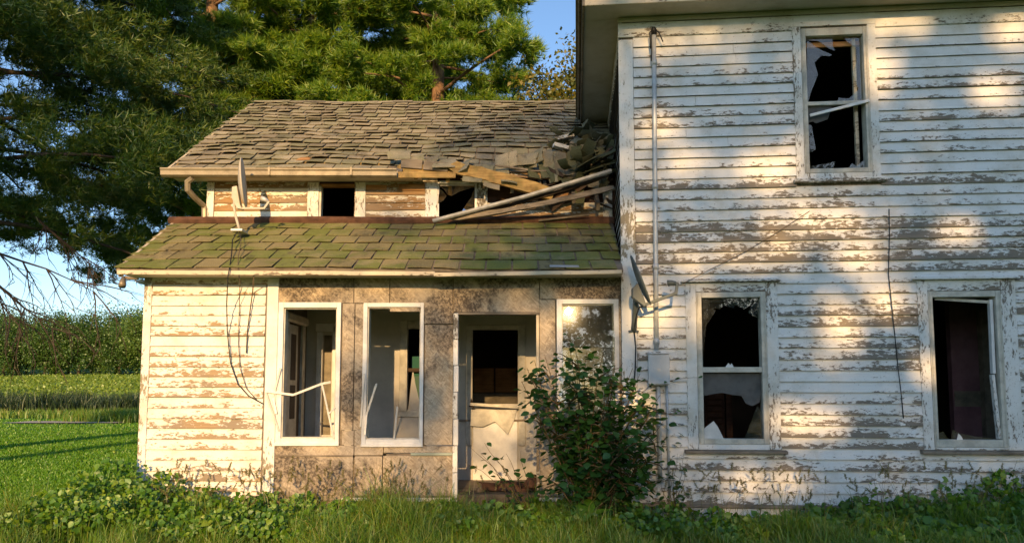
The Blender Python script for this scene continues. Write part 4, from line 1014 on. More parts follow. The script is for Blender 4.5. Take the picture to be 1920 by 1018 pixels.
rough(P(745, 317, W, 1.30), P(850, 319, W, 1.30), .05, .12, n=10, k=.1).build('eave_block', MAT['wood_y'], DEB, W)
MB().beam(P(752, 306, W, 1.26), P(792, 309, W, 1.26), .03, .12).build('eave_block', MAT['wood_g'], DEB, W, bevel=.004)
MB().beam(P(794, 310, W, 1.26), P(840, 314, W, 1.26), .03, .12).build('eave_block', MAT['wood_g'], DEB, W, bevel=.004)
for k in range(26):
    px = random.uniform(955, 1140); py = random.uniform(318, 395) - (px - 955) * .10
    dx, dy = random.uniform(20, 75), random.uniform(-26, 22)
    Y0 = random.uniform(1.32, 1.46)
    rough(P(px, py, W, Y0), P(min(px + dx, 1148), py + dy, W, Y0 + random.uniform(-.1, .05)), random.uniform(.015, .03), random.uniform(.015, .06), n=5, k=.35).build('splinter', MAT[random.choice(['wood_d', 'wood_g', 'wood_d', 'wood_o'])], DEB, W)
for k, (px, py) in enumerate(((1018, 300), (1030, 308), (990, 312), (1060, 330), (1085, 345))):
    bent_strip('felt_scrap', P(px, py, W, 1.4), .3, .16, R_(-95) + random.uniform(-.6, .6), random.uniform(.6, 1.3), random.uniform(-.5, .5), random.uniform(-.9, .9), MAT['shing_d'], DEB, .005, 8)
# fallen pieces: things of their own
def loose(name, label, cat, build, mat, **kw):
    o = build.build(name, mat, None, W, **kw); tag(o, label, cat); return o
loose('fallen_beam', 'thick rotten yellow beam sagging from the torn wing eave under curled shingles', 'beam',
      rough(P(842, 313, W, 1.24), P(1040, 368, W, 1.18), .08, .15, n=14, k=.14, sag=-.03), MAT['wood_y'])
loose('fallen_plank', 'pale flaking plank lying level below the hole in the wing roof', 'plank',
      rough(P(955, 327, W, 1.34), P(1068, 331, W, 1.40), .05, .085, k=.1), MAT['clap_u'])
loose('fallen_lath', 'thin grey lath lying on top of the pale plank below the roof hole', 'lath',
      MB().beam(P(950, 322, W, 1.30), P(1068, 321, W, 1.36), .05, .018), MAT['wood_g'])
loose('broken_stick', 'short pinkish stick poking out from under the torn shingle edge', 'stick',
      MB().beam(P(928, 310, W, 1.22), P(990, 319, W, 1.20), .03, .02), MAT['wood_g'])
loose('fallen_batten', 'long brown batten leaning beneath the fallen gutter at the inner corner', 'batten',
      rough(P(846, 411, W, 1.28), P(1150, 352, W, 1.0), .05, .06, n=16, k=.2, sag=.03), MAT['wood_g'])
loose('fallen_strip', 'dark narrow wood strip between the fallen gutter and the brown batten', 'wood strip',
      rough(P(835, 411, W, 1.32), P(1140, 330, W, 1.05), .05, .035, n=16, k=.3, sag=.04), MAT['wood_d'])
loose('leaning_board', 'short dark board leaning behind the fallen gutter near the main house wall', 'board',
      MB().beam(P(1030, 390, W, 1.44), P(1120, 322, W, 1.30), .02, .14), MAT['wood_d'])
loose('thin_slat', 'thin tan slat lying along the rusty flashing below the torn upper wall', 'slat',
      MB().beam(P(1010, 414, W, 1.40), P(1105, 403, W, 1.34), .03, .02), MAT['wood_g'])
# the fallen gutter: a long open trough leaning from the porch roof to the side wall
a, b = Vector(P(812, 415, W, 1.25)), Vector(P(1147, 321, W, .95))
d = (b - a).normalized(); sd = d.cross(Vector((0, 0, 1))).normalized(); up = sd.cross(d)
vs = []
pp = [(u_ * .78, v_ * .72) for u_, v_ in [(-.045, .03), (-.04, -.01), (-.02, -.03), (.02, -.03), (.04, -.01), (.045, .03), (.040, .03), (.035, -.008), (.018, -.025), (-.018, -.025), (-.035, -.008), (-.040, .03)]]
for p in (a, (a + b) / 2 - up * .02, b):
    vs += [tuple(p + sd * q[0] + up * q[1]) for q in pp]
fs = []
for i in range(2):
    for k in range(12): fs.append((i * 12 + k, i * 12 + (k + 1) % 12, i * 12 + 12 + (k + 1) % 12, i * 12 + 12 + k))
fs += [tuple(range(11, -1, -1)), tuple(range(24, 36))]
loose('fallen_gutter', 'long pale metal gutter fallen slantwise from the porch roof up to the main house wall', 'gutter', MB().add(vs, fs), m_plain('dulled gutter metal', (0.36, 0.37, 0.37), .5, .35, 9, .2))

# ------------------------------------------------------------------ satellite dishes
def dish_shell(c, axis, upv, ra, rb, depth, mat, parent, name='reflector'):
    axis = Vector(axis).normalized(); up = Vector(upv); up = (up - axis * up.dot(axis)).normalized(); sd = axis.cross(up)
    vs = []; fs = []; n = 28; m = 6
    for t in (0, 1):
        for i in range(m + 1):
            r = max(i / m, .02)
            for k in range(n):
                an = 2 * math.pi * k / n
                vs.append(tuple(Vector(c) + up * (math.sin(an) * ra * r) + sd * (math.cos(an) * rb * r) + axis * (depth * r * r - .012 * t)))
    o = (m + 1) * n
    for i in range(m):
        for k in range(n):
            k2 = (k + 1) % n
            fs.append((i * n + k, i * n + k2, (i + 1) * n + k2, (i + 1) * n + k))
            fs.append((o + i * n + k, o + (i + 1) * n + k, o + (i + 1) * n + k2, o + i * n + k2))
    for k in range(n):
        k2 = (k + 1) % n; fs.append((m * n + k, m * n + k2, o + m * n + k2, o + m * n + k))
    return MB().add(vs, fs).build(name, mat, parent, None, smooth=True)
Yd = .75
foot = P(449, 431, W, Yd)
D1 = thing('satellite_dish', 'beige satellite dish on a curved mast standing on the mossy porch roof', 'satellite dish', foot)
dish_shell(P(449, 343, W, Yd), (.95, .215, .10), (-.10, 0, 1), .305, .25, .055, MAT['dish1'], D1)
MB().tube([foot, P(446, 420, W, Yd), P(441, 402, W, Yd), P(439, 388, W, Yd), P(440, 366, W, Yd)], .017, 8).build('mast', MAT['dish1'], D1, None, smooth=True)
MB().prism([P(*q, W, Yd)[::2] for q in ((437, 352), (446, 350), (452, 385), (456, 394), (446, 392), (436, 372))], Yd - .04, Yd + .04).build('bracket', MAT['dish1'], D1, None, bevel=.004)
MB().beam(P(446, 391, W, Yd), P(495, 391, W, Yd), .03, .025).build('feed_arm', MAT['dish1'], D1, None, bevel=.003)
MB().beam(P(495, 392, W, Yd), P(505, 378, W, Yd), .03, .025).build('feed_arm', MAT['dish1'], D1, None, bevel=.003)
MB().tube([P(503, 378, W, Yd), P(496, 374, W, Yd), P(490, 372, W, Yd)], [.02, .03, .034], 10).build('feed_horn', MAT['metal'], D1, None, smooth=True)
MB().box(foot[0] - .07, foot[0] + .07, Yd - .10, Yd + .1, foot[2] - .035, foot[2] - .005).build('foot_plate', MAT['metal'], D1, None, bevel=.004)
f = M.hit(1188, 620, -.05)
def PM(px, py, Y): return M.w(*P(px, py, M, Y))
foot = PM(1188, 620, -.04)
D2 = thing('satellite_dish', 'dark grey satellite dish fixed to the corner board beside the conduit', 'satellite dish', foot)
dish_shell(PM(1197, 527, -.28), (.93, -.12, .36), (-.27, 0, 1), .285, .20, .03, MAT['dish2'], D2)
MB().tube([foot, PM(1190, 600, -.07), PM(1192, 565, -.18), PM(1192, 555, -.24)], .030, 8).build('mast', MAT['dish2'], D2, None, smooth=True)
MB().extrude([PM(*q, -.33) for q in ((1196, 530), (1186, 540), (1186, 557), (1209, 575), (1212, 570))], (0, .09, 0)).build('bracket', MAT['dish2'], D2, None, bevel=.004)
MB().beam(PM(1205, 573, -.3), PM(1267, 550, -.36), .035, .03).build('feed_arm', MAT['dish2'], D2, None, bevel=.003)
MB().beam(PM(1267, 553, -.36), PM(1270, 530, -.36), .035, .03).build('feed_arm', MAT['dish2'], D2, None, bevel=.003)
MB().tube([PM(1268, 531, -.36), PM(1258, 530, -.35), PM(1252, 531, -.34)], [.02, .03, .034], 10).build('feed_horn', MAT['dish2'], D2, None, smooth=True)
for s in (-1, 1):
    MB().beam(PM(1188 + 9 * s, 622, -.03), PM(1188, 619, -.05), .02, .025).build('foot_arm', MAT['dish2'], D2, None)
MB().tube([PM(1208, 574, -.3), PM(1198, 577, -.22), PM(1193, 592, -.12), PM(1189, 620, -.06), PM(1192, 650, -.05), PM(1191, 690, -.05), PM(1187, 735, -.05)], .008, 5).build('cable', MAT['black'], D2, None, smooth=True)

# ------------------------------------------------------------------ conduit, meter box, pipes, wires
top = PM(1226, 70, -.06); bot = PM(1231, 655, -.06)
CON = thing('service_conduit', 'tall grey electrical conduit running down the main wall into the box', 'conduit', bot)
pts = [PM(1226 + 5 * (y - 62) / 593, y, -.06) for y in (62, 200, 350, 500, 655)]
MB().tube(pts, .026, 10).build('pipe', MAT['galv'], CON, None, smooth=True)
for y in (118, 350, 500, 640):
    p = PM(1226 + 5 * (y - 62) / 593, y, -.06)
    MB().tube([(p[0], p[1], p[2] - .03), (p[0], p[1], p[2] + .03)], .034, 10).build('pipe_collar', MAT['galv'], CON, None, smooth=True)
MB().tube([PM(1226, 66, -.06), PM(1226, 58, -.07), PM(1225, 52, -.10)], [.032, .036, .02], 8).build('weatherhead', MAT['black'], CON, None, smooth=True)
for q in (((1225, 55), (1218, 62), (1219, 75), (1220, 92)), ((1227, 55), (1236, 62), (1240, 72), (1243, 79)), ((1224, 55), (1221, 66), (1222, 100), (1221, 115))):
    MB().tube([PM(a, b, -.10) for a, b in q], .007, 5).build('wire_tail', MAT['black'], CON, None, smooth=True)
p = PM(1235, 722, -.08)
BOX = thing('meter_box', 'pale grey electrical box on the clapboards at the foot of the conduit', 'meter box', p)
a = M.rect(1217, 664, 1254, 722, -.13)
MB().box(a[0], a[1], -.13, -.015, a[2], a[3]).build('box_body', MAT['boxgrey'], BOX, M, bevel=.008)
MB().box(a[0] - .008, a[1] + .008, -.142, -.1305, a[2] + .01, a[3] - .004).build('box_cover', MAT['boxgrey'], BOX, M, bevel=.004)
MB().box(a[0] - .012, a[1] + .012, -.15, -.02, a[3] + .0005, a[3] + .014).build('box_lid', MAT['boxgrey'], BOX, M, bevel=.003)
m = ((a[0] + a[1]) / 2, (a[2] + a[3]) / 2)
MB().box(m[0] - .016, m[0] + .016, -.1455, -.1425, m[1] - .016, m[1] + .016).build('hasp', MAT['metal'], BOX, M)
MB().tube([PM(1234, 722, -.06), PM(1236, 800, -.06), PM(1238, 905, -.06)], .024, 8).build('pipe', MAT['galv'], BOX, None, smooth=True)
MB().tube([PM(1250, 722, -.05), PM(1252, 800, -.05), PM(1256, 960, -.05)], .014, 8).build('pipe', MAT['galv'], BOX, None, smooth=True)
jb = M.rect(1206, 746, 1225, 776, -.10)
JB = thing('junction_box', 'small cream junction box half hidden behind the bush with a pipe below', 'junction box', PM(1215, 776, -.05))
MB().box(jb[0], jb[1], -.10, -.012, jb[2], jb[3]).build('box_body', MAT['frame2'], JB, M, bevel=.006)
MB().tube([PM(1203, 776, -.05), PM(1203, 880, -.05)], .017, 8).build('pipe', MAT['metal'], JB, None, smooth=True)
def wire(name, label, cat, pts, r, mat='black'):
    o = MB().tube(pts, r, 5).build(name, MAT[mat], None, None, smooth=True); tag(o, label, cat); return o
wire('hanging_wire', 'thin black wire hanging down the right clapboards between the two lower windows', 'wire',
     [PM(1667, 392, -.03), PM(1668, 440, -.03), PM(1666, 515, -.03), PM(1672, 570, -.035), PM(1677, 620, -.03), PM(1684, 690, -.03), PM(1690, 740, -.035), PM(1694, 784, -.03)], .0055)
wire('slack_line', 'thin grey line slanting up the clapboards from the left lower window', 'wire',
     [PM(1280, 532, -.12), PM(1330, 506, -.06), PM(1400, 471, -.03), PM(1460, 434, -.03), PM(1518, 396, -.025)], .004, 'cord')
wire('dish_cable', 'black cable drooping from the roof dish down the left clapboard wall', 'cable',
     [P(446, 433, W, .72), P(436, 450, W, .35), P(434, 480, W, -.02), P(430, 505, W, -.26), P(427, 520, W, -.27), P(425, 570, W, -.1), P(426, 620, W, 0.03), P(432, 680, W, .05), P(446, 720, W, .05), P(466, 742, W, .05), P(492, 756, W, .05)], .0065)
wire('second_cable', 'brown cord hanging from the porch eave close right of the black cable', 'cable',
     [P(449, 433, W, .72), P(452, 455, W, .3), P(447, 480, W, -.02), P(446, 503, W, -.25), P(450, 530, W, -.1), P(449, 570, W, .05), P(447, 640, W, .06), P(450, 690, W, .05), P(462, 728, W, .05), P(480, 748, W, .05)], .0045, 'cord')
wire('short_cord', 'short brown cord end dangling from the eave left of the trim board', 'cord',
     [P(476, 516, W, -.2), P(474, 545, W, .03), P(468, 590, W, .05), P(464, 620, W, .06), P(462, 662, W, .06)], .007, 'cord')
# floodlight under the left porch eave
p = P(232, 528, W, .5)
FL = thing('eave_lamp', 'small unlit flood lamp under the left end of the porch eave', 'lamp', p)
MB().tube([P(258, 522, W, .5), P(244, 522, W, .5), P(234, 520, W, .45)], .02, 8).build('lamp_arm', MAT['wood_g'], FL, None, smooth=True)
MB().tube([P(232, 520, W, .45), P(230, 528, W, .4), P(229, 536, W, .36)], [.02, .034, .042], 10).build('lamp_head', MAT['gutter'], FL, None, smooth=True)
# white pipe at the foot of the right wall
o = MB().tube([PM(1395, 984, -.22), PM(1480, 985, -.22), PM(1550, 984, -.22)], .022, 8).build('white_pipe', MAT['metal'], None, None, smooth=True)
tag(o, 'white plastic pipe lying along the foot of the right clapboard wall', 'pipe')
# stones, door step, clay fragments
def rock(name, c, r, label, mat, cat='stone', seed=1, group=None):
    import bmesh
    bm = bmesh.new(); bmesh.ops.create_icosphere(bm, subdivisions=2, radius=1.0)
    rr = random.Random(seed)
    for v in bm.verts:
        k = 1 + rr.uniform(-.16, .16)
        v.co = Vector((v.co.x * r[0] * k, v.co.y * r[1] * k, max(-.5, v.co.z) * r[2] * k))
    me = bpy.data.meshes.new(name); bm.to_mesh(me); bm.free(); me.materials.append(mat)
    o = bpy.data.objects.new(name, me); C.objects.link(o); o.location = c; reg(o, c)
    return tag(o, label, cat, group)
rock('foundation_stone', P(1058, 968, W, .0), (.30, .16, .16), 'rough brown foundation stone under the porch right of the doorway', MAT['stone'], seed=2)
mb = MB(); box_px(mb, W, 855, 927, 1012, 950, YP - .06, YP + .3)
tag(mb.build('door_step', MAT['stone'], None, W, bevel=.02), 'worn stone door step below the open doorway', 'door step')
p = P(940, 922, W, .22)
POT = thing('broken_pot', 'broken rust brown clay pot lying on the doorway floor behind the sapling', 'pot', p)
for (px, py, L, wd, yw, pt, cu) in ((925, 920, .22, .26, 1.9, -1.1, 1.6), (962, 922, .26, .30, 1.3, -1.2, 1.7), (985, 915, .18, .22, 1.2, -.5, 1.2)):
    bent_strip('shard', P(px, py, W, .25), L, wd, yw, pt, .3, cu, MAT['clay'], POT, .014, 5)
for k, (px, py, r) in enumerate(((900, 920, .05), (1000, 905, .10), (878, 922, .04))):
    rock('rubble_piece', P(px, py, W, .3), (r, r, r * .9), ['small dark rubble piece at the left of the doorway floor', 'big brown rubble lump at the right of the doorway floor', 'smallest rubble piece beside the white door post'][k], MAT['clay'] if k == 1 else MAT['stone'], 'rubble', seed=5 + k)

# ------------------------------------------------------------------ vegetation helpers (numpy)
def unit(a): return a / np.maximum(np.linalg.norm(a, axis=-1, keepdims=True), 1e-9)
def tufts(c, axis, K, length, width, spread=.9, g=rng):
    """needle tufts: c (M,3) centres, axis (M,3): K thin triangles each"""
    Mn = len(c)
    d = unit(axis[:, None, :] * .75 + unit(g.normal(size=(Mn, K, 3))) * spread)
    L = length * (0.7 + .6 * g.random((Mn, K, 1)))
    b = np.repeat(c[:, None, :], K, 1) + d * L * .08
    sd = unit(np.cross(d, g.normal(size=(Mn, K, 3)))) * width * .5
    V = np.stack([b - sd, b + sd, b + d * L], 2).reshape(-1, 3)
    return V, np.arange(len(V)).reshape(-1, 3)
def leaves(c, size, g=rng, up=.5, aspect=.6, front=.3):
    """rhombic leaves of two triangles"""
    n = len(c)
    d = unit(g.normal(size=(n, 3)) + np.array([0, 0, -.15]))
    nr_ = unit(g.normal(size=(n, 3)) + np.array([0, -front, up * 2]))
    sd = unit(np.cross(d, nr_)); s = size * (.6 + .8 * g.random((n, 1)))
    V = np.stack([c, c + d * s * .45 + sd * s * aspect * .5, c + d * s, c + d * s * .45 - sd * s * aspect * .5], 1).reshape(-1, 3)
    k = np.arange(n)[:, None] * 4
    return V, np.concatenate([k + np.array([0, 1, 2]), k + np.array([0, 2, 3])], 0)
def heart_leaves(c, size, g=rng, up=.5, aspect=.85, front=.3):
    n = len(c)
    d = unit(g.normal(size=(n, 3)) + np.array([0, -.25, -.35]))
    nr_ = unit(g.normal(size=(n, 3)) * .8 + np.array([0, -front, up * 2]))
    sd = unit(np.cross(d, nr_)); nn = np.cross(sd, d); s = size * (.55 + .9 * g.random((n, 1)))
    f_ = nn * s * .10
    V = np.stack([c, c + d * s * .12 + sd * s * aspect * .40 + f_, c + d * s * .48 + sd * s * aspect * .50 + f_, c + d * s * 1.05 - f_, c + d * s * .48 - sd * s * aspect * .50 + f_, c + d * s * .12 - sd * s * aspect * .40 + f_, c + d * s * .42], 1).reshape(-1, 3)
    k = np.arange(n)[:, None] * 7
    return V, np.concatenate([k + np.array(q) for q in ((6, 0, 1), (6, 1, 2), (6, 2, 3), (6, 3, 4), (6, 4, 5), (6, 5, 0))], 0)
def merge(parts):
    V = []; F = []; o = 0
    for v, f in parts: V.append(v); F.append(f + o); o += len(v)
    return np.concatenate(V), np.concatenate(F)
def conifer_mesh(seed, H, z0, R, nl, tpl, tl, K, wd, droop, plate=.5, top=1.0, zmax=None, brush=.35, shape=.7, pf=30, ps=.15):
    """needles and limb tubes round the z axis"""
    g = np.random.default_rng(seed)
    cs = []; ax = []; mb = MB(); sk = 0
    for i in range(nl):
        u = (i + g.random()) / nl
        z = z0 + (H - z0) * u
        if zmax and z > zmax: continue
        L = R * (1 - u ** 1.3 * shape) * g.uniform(.65, 1.1) * top
        az = i * 2.399 + g.uniform(-.4, .4)
        d = np.array([math.cos(az), math.sin(az), 0]); s_ = np.array([-d[1], d[0], 0])
        rise = g.uniform(.0, .35)
        t = np.linspace(0, 1, 7)[:, None]
        path = np.array([0, 0, z]) + d * L * t + np.array([0, 0, 1]) * (rise * L * t - droop * L * t ** 2)
        mb.tube([tuple(p) for p in path], [max(.014, .075 * L / R * (1 - .85 * q)) for q in t[:, 0]], 5)
        n = int(tpl * L / R * g.uniform(.7, 1.2))
        tt = .22 + .78 * g.random(n) ** .75
        k = tt * 6; k0 = np.minimum(k.astype(int), 5); fr = (k - k0)[:, None]
        base = path[k0] * (1 - fr) + path[k0 + 1] * fr
        # clumps along twigs
        ntw = max(4, n // pf); tw = g.integers(0, ntw, n)
        tt = (.25 + .78 * g.random(ntw) ** .7)[tw]
        k = np.minimum(tt, 1) * 6; k0 = np.minimum(k.astype(int), 5); fr = (k - k0)[:, None]
        base = path[k0] * (1 - fr) + path[k0 + 1] * fr
        side = (g.uniform(-1, 1, ntw) * plate)[tw] * L * (1.1 - .75 * np.minimum(tt, 1))
        zz = (g.normal(0, .12, ntw))[tw] * L * .35
        c = base + s_ * side[:, None] + np.stack([np.zeros(n), np.zeros(n), zz - .10 * np.abs(side)], 1) + g.normal(0, 1, (n, 3)) * np.array([ps, ps, ps * .7]) + (d * g.uniform(-1, 1, (n, 1)) * ps * 1.5)
        a = unit(d * .8 + s_ * np.sign(side)[:, None] * .55 + np.array([0, 0, .45]) + g.normal(0, .25, (n, 3)))
        cs.append(c); ax.append(a)
    c = np.concatenate(cs); a = np.concatenate(ax)
    V, F = tufts(c, a, K, tl, wd, .8, g)
    return V, F, mb
def conifer(name, label, x, y, H, mats, args, group=None, rot=0.0, trunk_r=.3, lean=0.0):
    z = hgt(x, y)
    t = thing(name, label, 'tree', (x, y, z), group)
    t.rotation_euler = (0, 0, rot)
    V, F, mb = args
    tr = MB().tube([(0, 0, -.3), (.03, .02, H * .25), (.05 + lean * .5, 0, H * .6), (lean, 0, H)], [trunk_r * 1.15, trunk_r * .9, trunk_r * .55, .03], 10)
    q = tr.build('trunk', mats[1], None, None, smooth=True); q.parent = t
    if isinstance(mb, MB):
        q = mb.build('branch', mats[1], None, None, smooth=True); q.parent = t; q['kind'] = 'stuff'
    q = np_obj('crown', V, F, mats[0]); q.parent = t; q['kind'] = 'stuff'
    return t
def at(px, py, y): return ray(px, py) * ((y + 8) / ray(px, py).y) + CAM

# ------------------------------------------------------------------ trees behind the house
PM_ = [conifer_mesh(s_, 21, 6.0, 4.3, 84, 700, .22, 14, .021, .16, .45, brush=.6, shape=.75, zmax=17.0, pf=38, ps=.135) for s_ in (11, 12)]
for k, (px, y, H, seed, R, lab) in enumerate((
        (385, 13.5, 21, 11, 4.3, 'tall pine with an orange sunlit trunk just left of the wing roof'),
        (575, 14.5, 20, 12, 4.2, 'tall sunlit pine behind the left half of the wing roof'),
        (745, 18.0, 23, 13, 5.0, 'tall pine standing furthest back behind the middle of the wing roof'),
        (818, 14.5, 19, 14, 3.9, 'feathery pine behind the right part of the wing roof, its boughs reaching into open sky'))):
    p = at(px, 300, y)
    conifer('pine_tree', lab, p.x, y, H, (MAT['pine'], MAT['bark']), PM_[k % 2], 'pines behind the house', rot=k * 1.9, trunk_r=.34)
p = at(-150, 300, 8.0)
conifer('dark_conifer', 'broad dark shaded conifer with drooping boughs at the left of the house', p.x, 8.0, 20, (MAT['spruce'], MAT['bark_d']),
        conifer_mesh(21, 20, 5.2, 7.0, 96, 1450, .18, 10, .020, .27, .46, brush=.5, shape=.45, zmax=14, pf=36, ps=.16), trunk_r=.4)
# bare dead boughs at the lower left
dead = thing('dead_branch', 'bare dead boughs hanging at the lower left of the dark conifer', 'branch', tuple(at(-60, 470, 6.5)))
def twigtree(mb, p, d, L, r, depth, g):
    pts = [Vector(p)]; dd = Vector(d)
    for i in range(5):
        dd = (dd + Vector((g.uniform(-.18, .18), g.uniform(-.18, .18), g.uniform(-.20, .10)))).normalized()
        pts.append(pts[-1] + dd * L / 5)
    mb.tube(pts, [r * (1 - .16 * i) for i in range(6)], 5)
    if depth:
        for i in range(1, 6):
            for s in range(2 if depth > 1 else 1):
                nd = (dd + Vector((g.uniform(-.8, .8), g.uniform(-.5, .5), g.uniform(-.9, .35)))).normalized()
                twigtree(mb, pts[i], nd, L * g.uniform(.35, .6), r * .5, depth - 1, g)
g_ = random.Random(5)
for i, (p, d, L) in enumerate((((-40, 455), (.8, -.2, -.45), 2.6), ((-30, 520), (.9, -.1, -.35), 2.0), ((-40, 500), (.75, 0, -.65), 1.8), ((60, 400), (.6, 0, -.7), 1.9))):
    mb = MB(); twigtree(mb, at(*p, 6.5 + .3 * i), d, L, .032, 2, g_); mb.build('bough', MAT['bark_d'], dead, None)
def broadleaf(name, label, x, y, H, crown_c, crown_r, nclump, per, rc, size, mats, seed, group=None, trunk_r=.2, gaps=(), cat='tree', up=.5):
    g = np.random.default_rng(seed); z = hgt(x, y)
    t = thing(name, label, cat, (x, y, z), group)
    u = unit(g.normal(size=(nclump, 3))) * (g.random((nclump, 1)) ** .45)
    cc = np.array(crown_c) + u * np.array(crown_r)
    c = np.repeat(cc, per, 0) + g.normal(size=(nclump * per, 3)) * rc * (.6 + .8 * np.repeat(g.random((nclump, 1)), per, 0))
    if gaps:     # leaves removed to shape the sun patches that land on the house
        wy = c[:, 1] + y; tt = wy / SUN.y
        fx = c[:, 0] + x - SUN.x * tt; fz = c[:, 2] + z - SUN.z * tt
        u_ = 960 + fx * 171.5; v_ = 733 - (fz - 1.45) * 171.5
        keep = np.ones(len(c), bool)
        for a, b, ra, rb in gaps:
            d_ = np.hypot((u_ - a) / ra, (v_ - b) / rb) * 1.16 + g.normal(0, .26, len(c))
            keep &= d_ > 1
        c = c[keep]
    V, F = leaves(c, size, g, up)
    q = np_obj('crown', V, F, mats[0]); q.parent = t; q['kind'] = 'stuff'
    tr = MB().tube([(0, 0, -.2), (.05, 0, H * .3), (crown_c[0] * .5, crown_c[1] * .5, crown_c[2] - .3 * crown_r[2]), tuple(crown_c)], [trunk_r * 1.2, trunk_r, trunk_r * .7, trunk_r * .25], 8)
    q = tr.build('trunk', mats[1], None, None, smooth=True); q.parent = t
    mb = MB()
    for i in range(0, nclump, max(1, nclump // 26)):
        a = Vector(crown_c) - Vector((0, 0, crown_r[2] * .6)); b = Vector(cc[i])
        mb.tube([a, (a + b) / 2 + Vector((0, 0, .15 * crown_r[2] * .5)), b], [trunk_r * .4, trunk_r * .2, .01], 5)
    q = mb.build('branch', mats[1], None, None, smooth=True); q.parent = t; q['kind'] = 'stuff'
    return t
p = at(1064, 130, 13)
broadleaf('yellowing_tree', 'leafy tree turning yellow between the pines and the main house', p.x, 13, 11, (0, 0, 9.3), (1.7, 1.6, 2.4), 260, 48, .26, .13, (MAT['yellow'], MAT['bark_d']), 31)
# yard trees behind the camera that shade the house
GAPS = [(1300, 62, 160, 24), (1385, 112, 42, 30), (1240, 235, 55, 36), (1690, 60, 75, 36), (1650, 150, 45, 75), (1440, 330, 95, 70), (1520, 430, 130, 52), (1290, 305, 60, 30), (1380, 487, 190, 30), (1600, 500, 80, 40),
        (1560, 640, 60, 85), (1650, 590, 70, 55), (1710, 710, 60, 40), (1500, 800, 95, 45), (1420, 905, 90, 25), (1850, 200, 60, 45), (1885, 90, 55, 40), (1320, 590, 36, 60), (1750, 620, 30, 60), (1790, 460, 80, 30), (1220, 600, 40, 60), (1860, 900, 60, 40),
        (1066, 580, 48, 46), (905, 700, 50, 60), (1120, 660, 45, 45), (960, 430, 60, 24), (880, 860, 70, 40), (1200, 420, 40, 50), (1180, 760, 60, 50)]
YT = [('yard_tree', 'broad leafy yard tree across from the main house block', 4.2, -30, 15, (0, 0, 11.4), (7.3, 2.6, 6.4), 420, 190, .56, .16, 43),
      ('yard_tree', 'tall narrow yard tree across from the dark conifer', -12.5, -30, 18, (0, 0, 16.3), (4.6, 2.2, 4.2), 95, 95, .45, .18, 42)]
for n_, l_, x, y, H, cc, cr, nc, per, rc, sz, sd_ in YT:
    broadleaf(n_, l_, x, y, H, cc, cr, nc, per, rc, sz, (MAT['shade'], MAT['bark_d']), sd_, 'yard trees across from the house', trunk_r=.35, gaps=GAPS if sd_ == 43 else ())
# the far wood
protos = []
gg = np.random.default_rng(77)
nt = 26
for i in range(nt):
    row = i % 2
    px = -70 + (i // 2) * 38 + row * 17 + gg.uniform(-9, 9)
    y = 146 + row * 16 + gg.uniform(-3, 5)
    pp_ = at(px, 640, y); H = gg.uniform(9.5, 14) + row * 2.0; s = H / 14
    if i < 4:
        t = broadleaf('wood_tree', 'leafy green tree in the far wood beyond the crop field', pp_.x, y, 8, (0, 0, 7.0), (5.0, 4.6, 7.0), 85, 130, 1.0, .42, (MAT['wood%d' % (1, 2, 3, 1)[i]], MAT['bark_d']), 50 + i, 'trees of the far wood', trunk_r=.3)
        protos.append((t, list(t.children)))
    else:
        src, ch = protos[i % 4]
        t = src.copy(); C.objects.link(t); t.location = (pp_.x, y, hgt(pp_.x, y))
        for c in ch:
            q = c.copy(); C.objects.link(q); q.parent = t
    t.rotation_euler = (0, 0, gg.uniform(0, 6.28)); t.scale = (s, s, s)
for i in range(16):          # a further row of the same trees closes the yard behind the camera
    src, ch = protos[i % 4]
    t = src.copy(); C.objects.link(t); t.location = (-44 + i * 6.2 + gg.uniform(-1.5, 1.5), -66 + gg.uniform(-5, 5), 0)
    for c_ in ch:
        q = c_.copy(); C.objects.link(q); q.parent = t
    s = gg.uniform(.72, .92); t.rotation_euler = (0, 0, gg.uniform(0, 6.28)); t.scale = (s, s, s)
    t['label'] = 'leafy tree in the row closing the far side of the yard'; t['group'] = 'trees closing the yard'
# crop strip, clump of weeds, crop leaves in the field
def blades(x, y, z, h, w, g, lean=.35, seg=2):
    n = len(x); az = g.uniform(0, 2 * np.pi, n); ln = g.uniform(.1, 1, n) * lean
    d = np.stack([np.cos(az), np.sin(az), np.zeros(n)], 1); b = np.stack([x, y, z], 1)
    fa = g.uniform(0, 2 * np.pi, n); s = np.stack([np.cos(fa), np.sin(fa), np.zeros(n)], 1) * (w * .5)[:, None]
    m = b + d * (ln * h * .28)[:, None] + np.stack([0 * h, 0 * h, h * .55], 1)
    t = b + d * (ln * h)[:, None] + np.stack([0 * h, 0 * h, h * (1 - .35 * ln)], 1)
    V = np.stack([b - s, b + s, m + s * .8, m - s * .8, t], 1).reshape(-1, 3)
    k = np.arange(n)[:, None] * 5
    return V, np.concatenate([k + np.array(q) for q in ((0, 1, 2), (0, 2, 3), (3, 2, 4))], 0)
g = np.random.default_rng(91)
n = 15000
x = g.uniform(-34, -10, n); y = g.uniform(35, 41, n); h = g.uniform(.7, 1.5, n) * (1 + .18 * np.sin(x * 1.3) + .12 * np.sin(x * 3.1 + 1))
V, F = blades(x, y, np.zeros(n), h, g.uniform(.04, .09, n), g, .5)
tag(np_obj('tall_crop', V, F, MAT['corn']), 'strip of dark tall crop growing between the lawn and the bright field', 'crop', kind='stuff')
n = 7000
x = -17.5 + g.normal(0, 1.2, n) + g.uniform(-1.5, 2.5, n); y = 27 + g.normal(0, .7, n)
V, F = blades(x, y, np.zeros(n), g.uniform(.25, .8, n), g.uniform(.02, .045, n), g, .6)
n2 = 3500; x = g.uniform(-34, -12, n2); y = g.uniform(31, 35, n2)
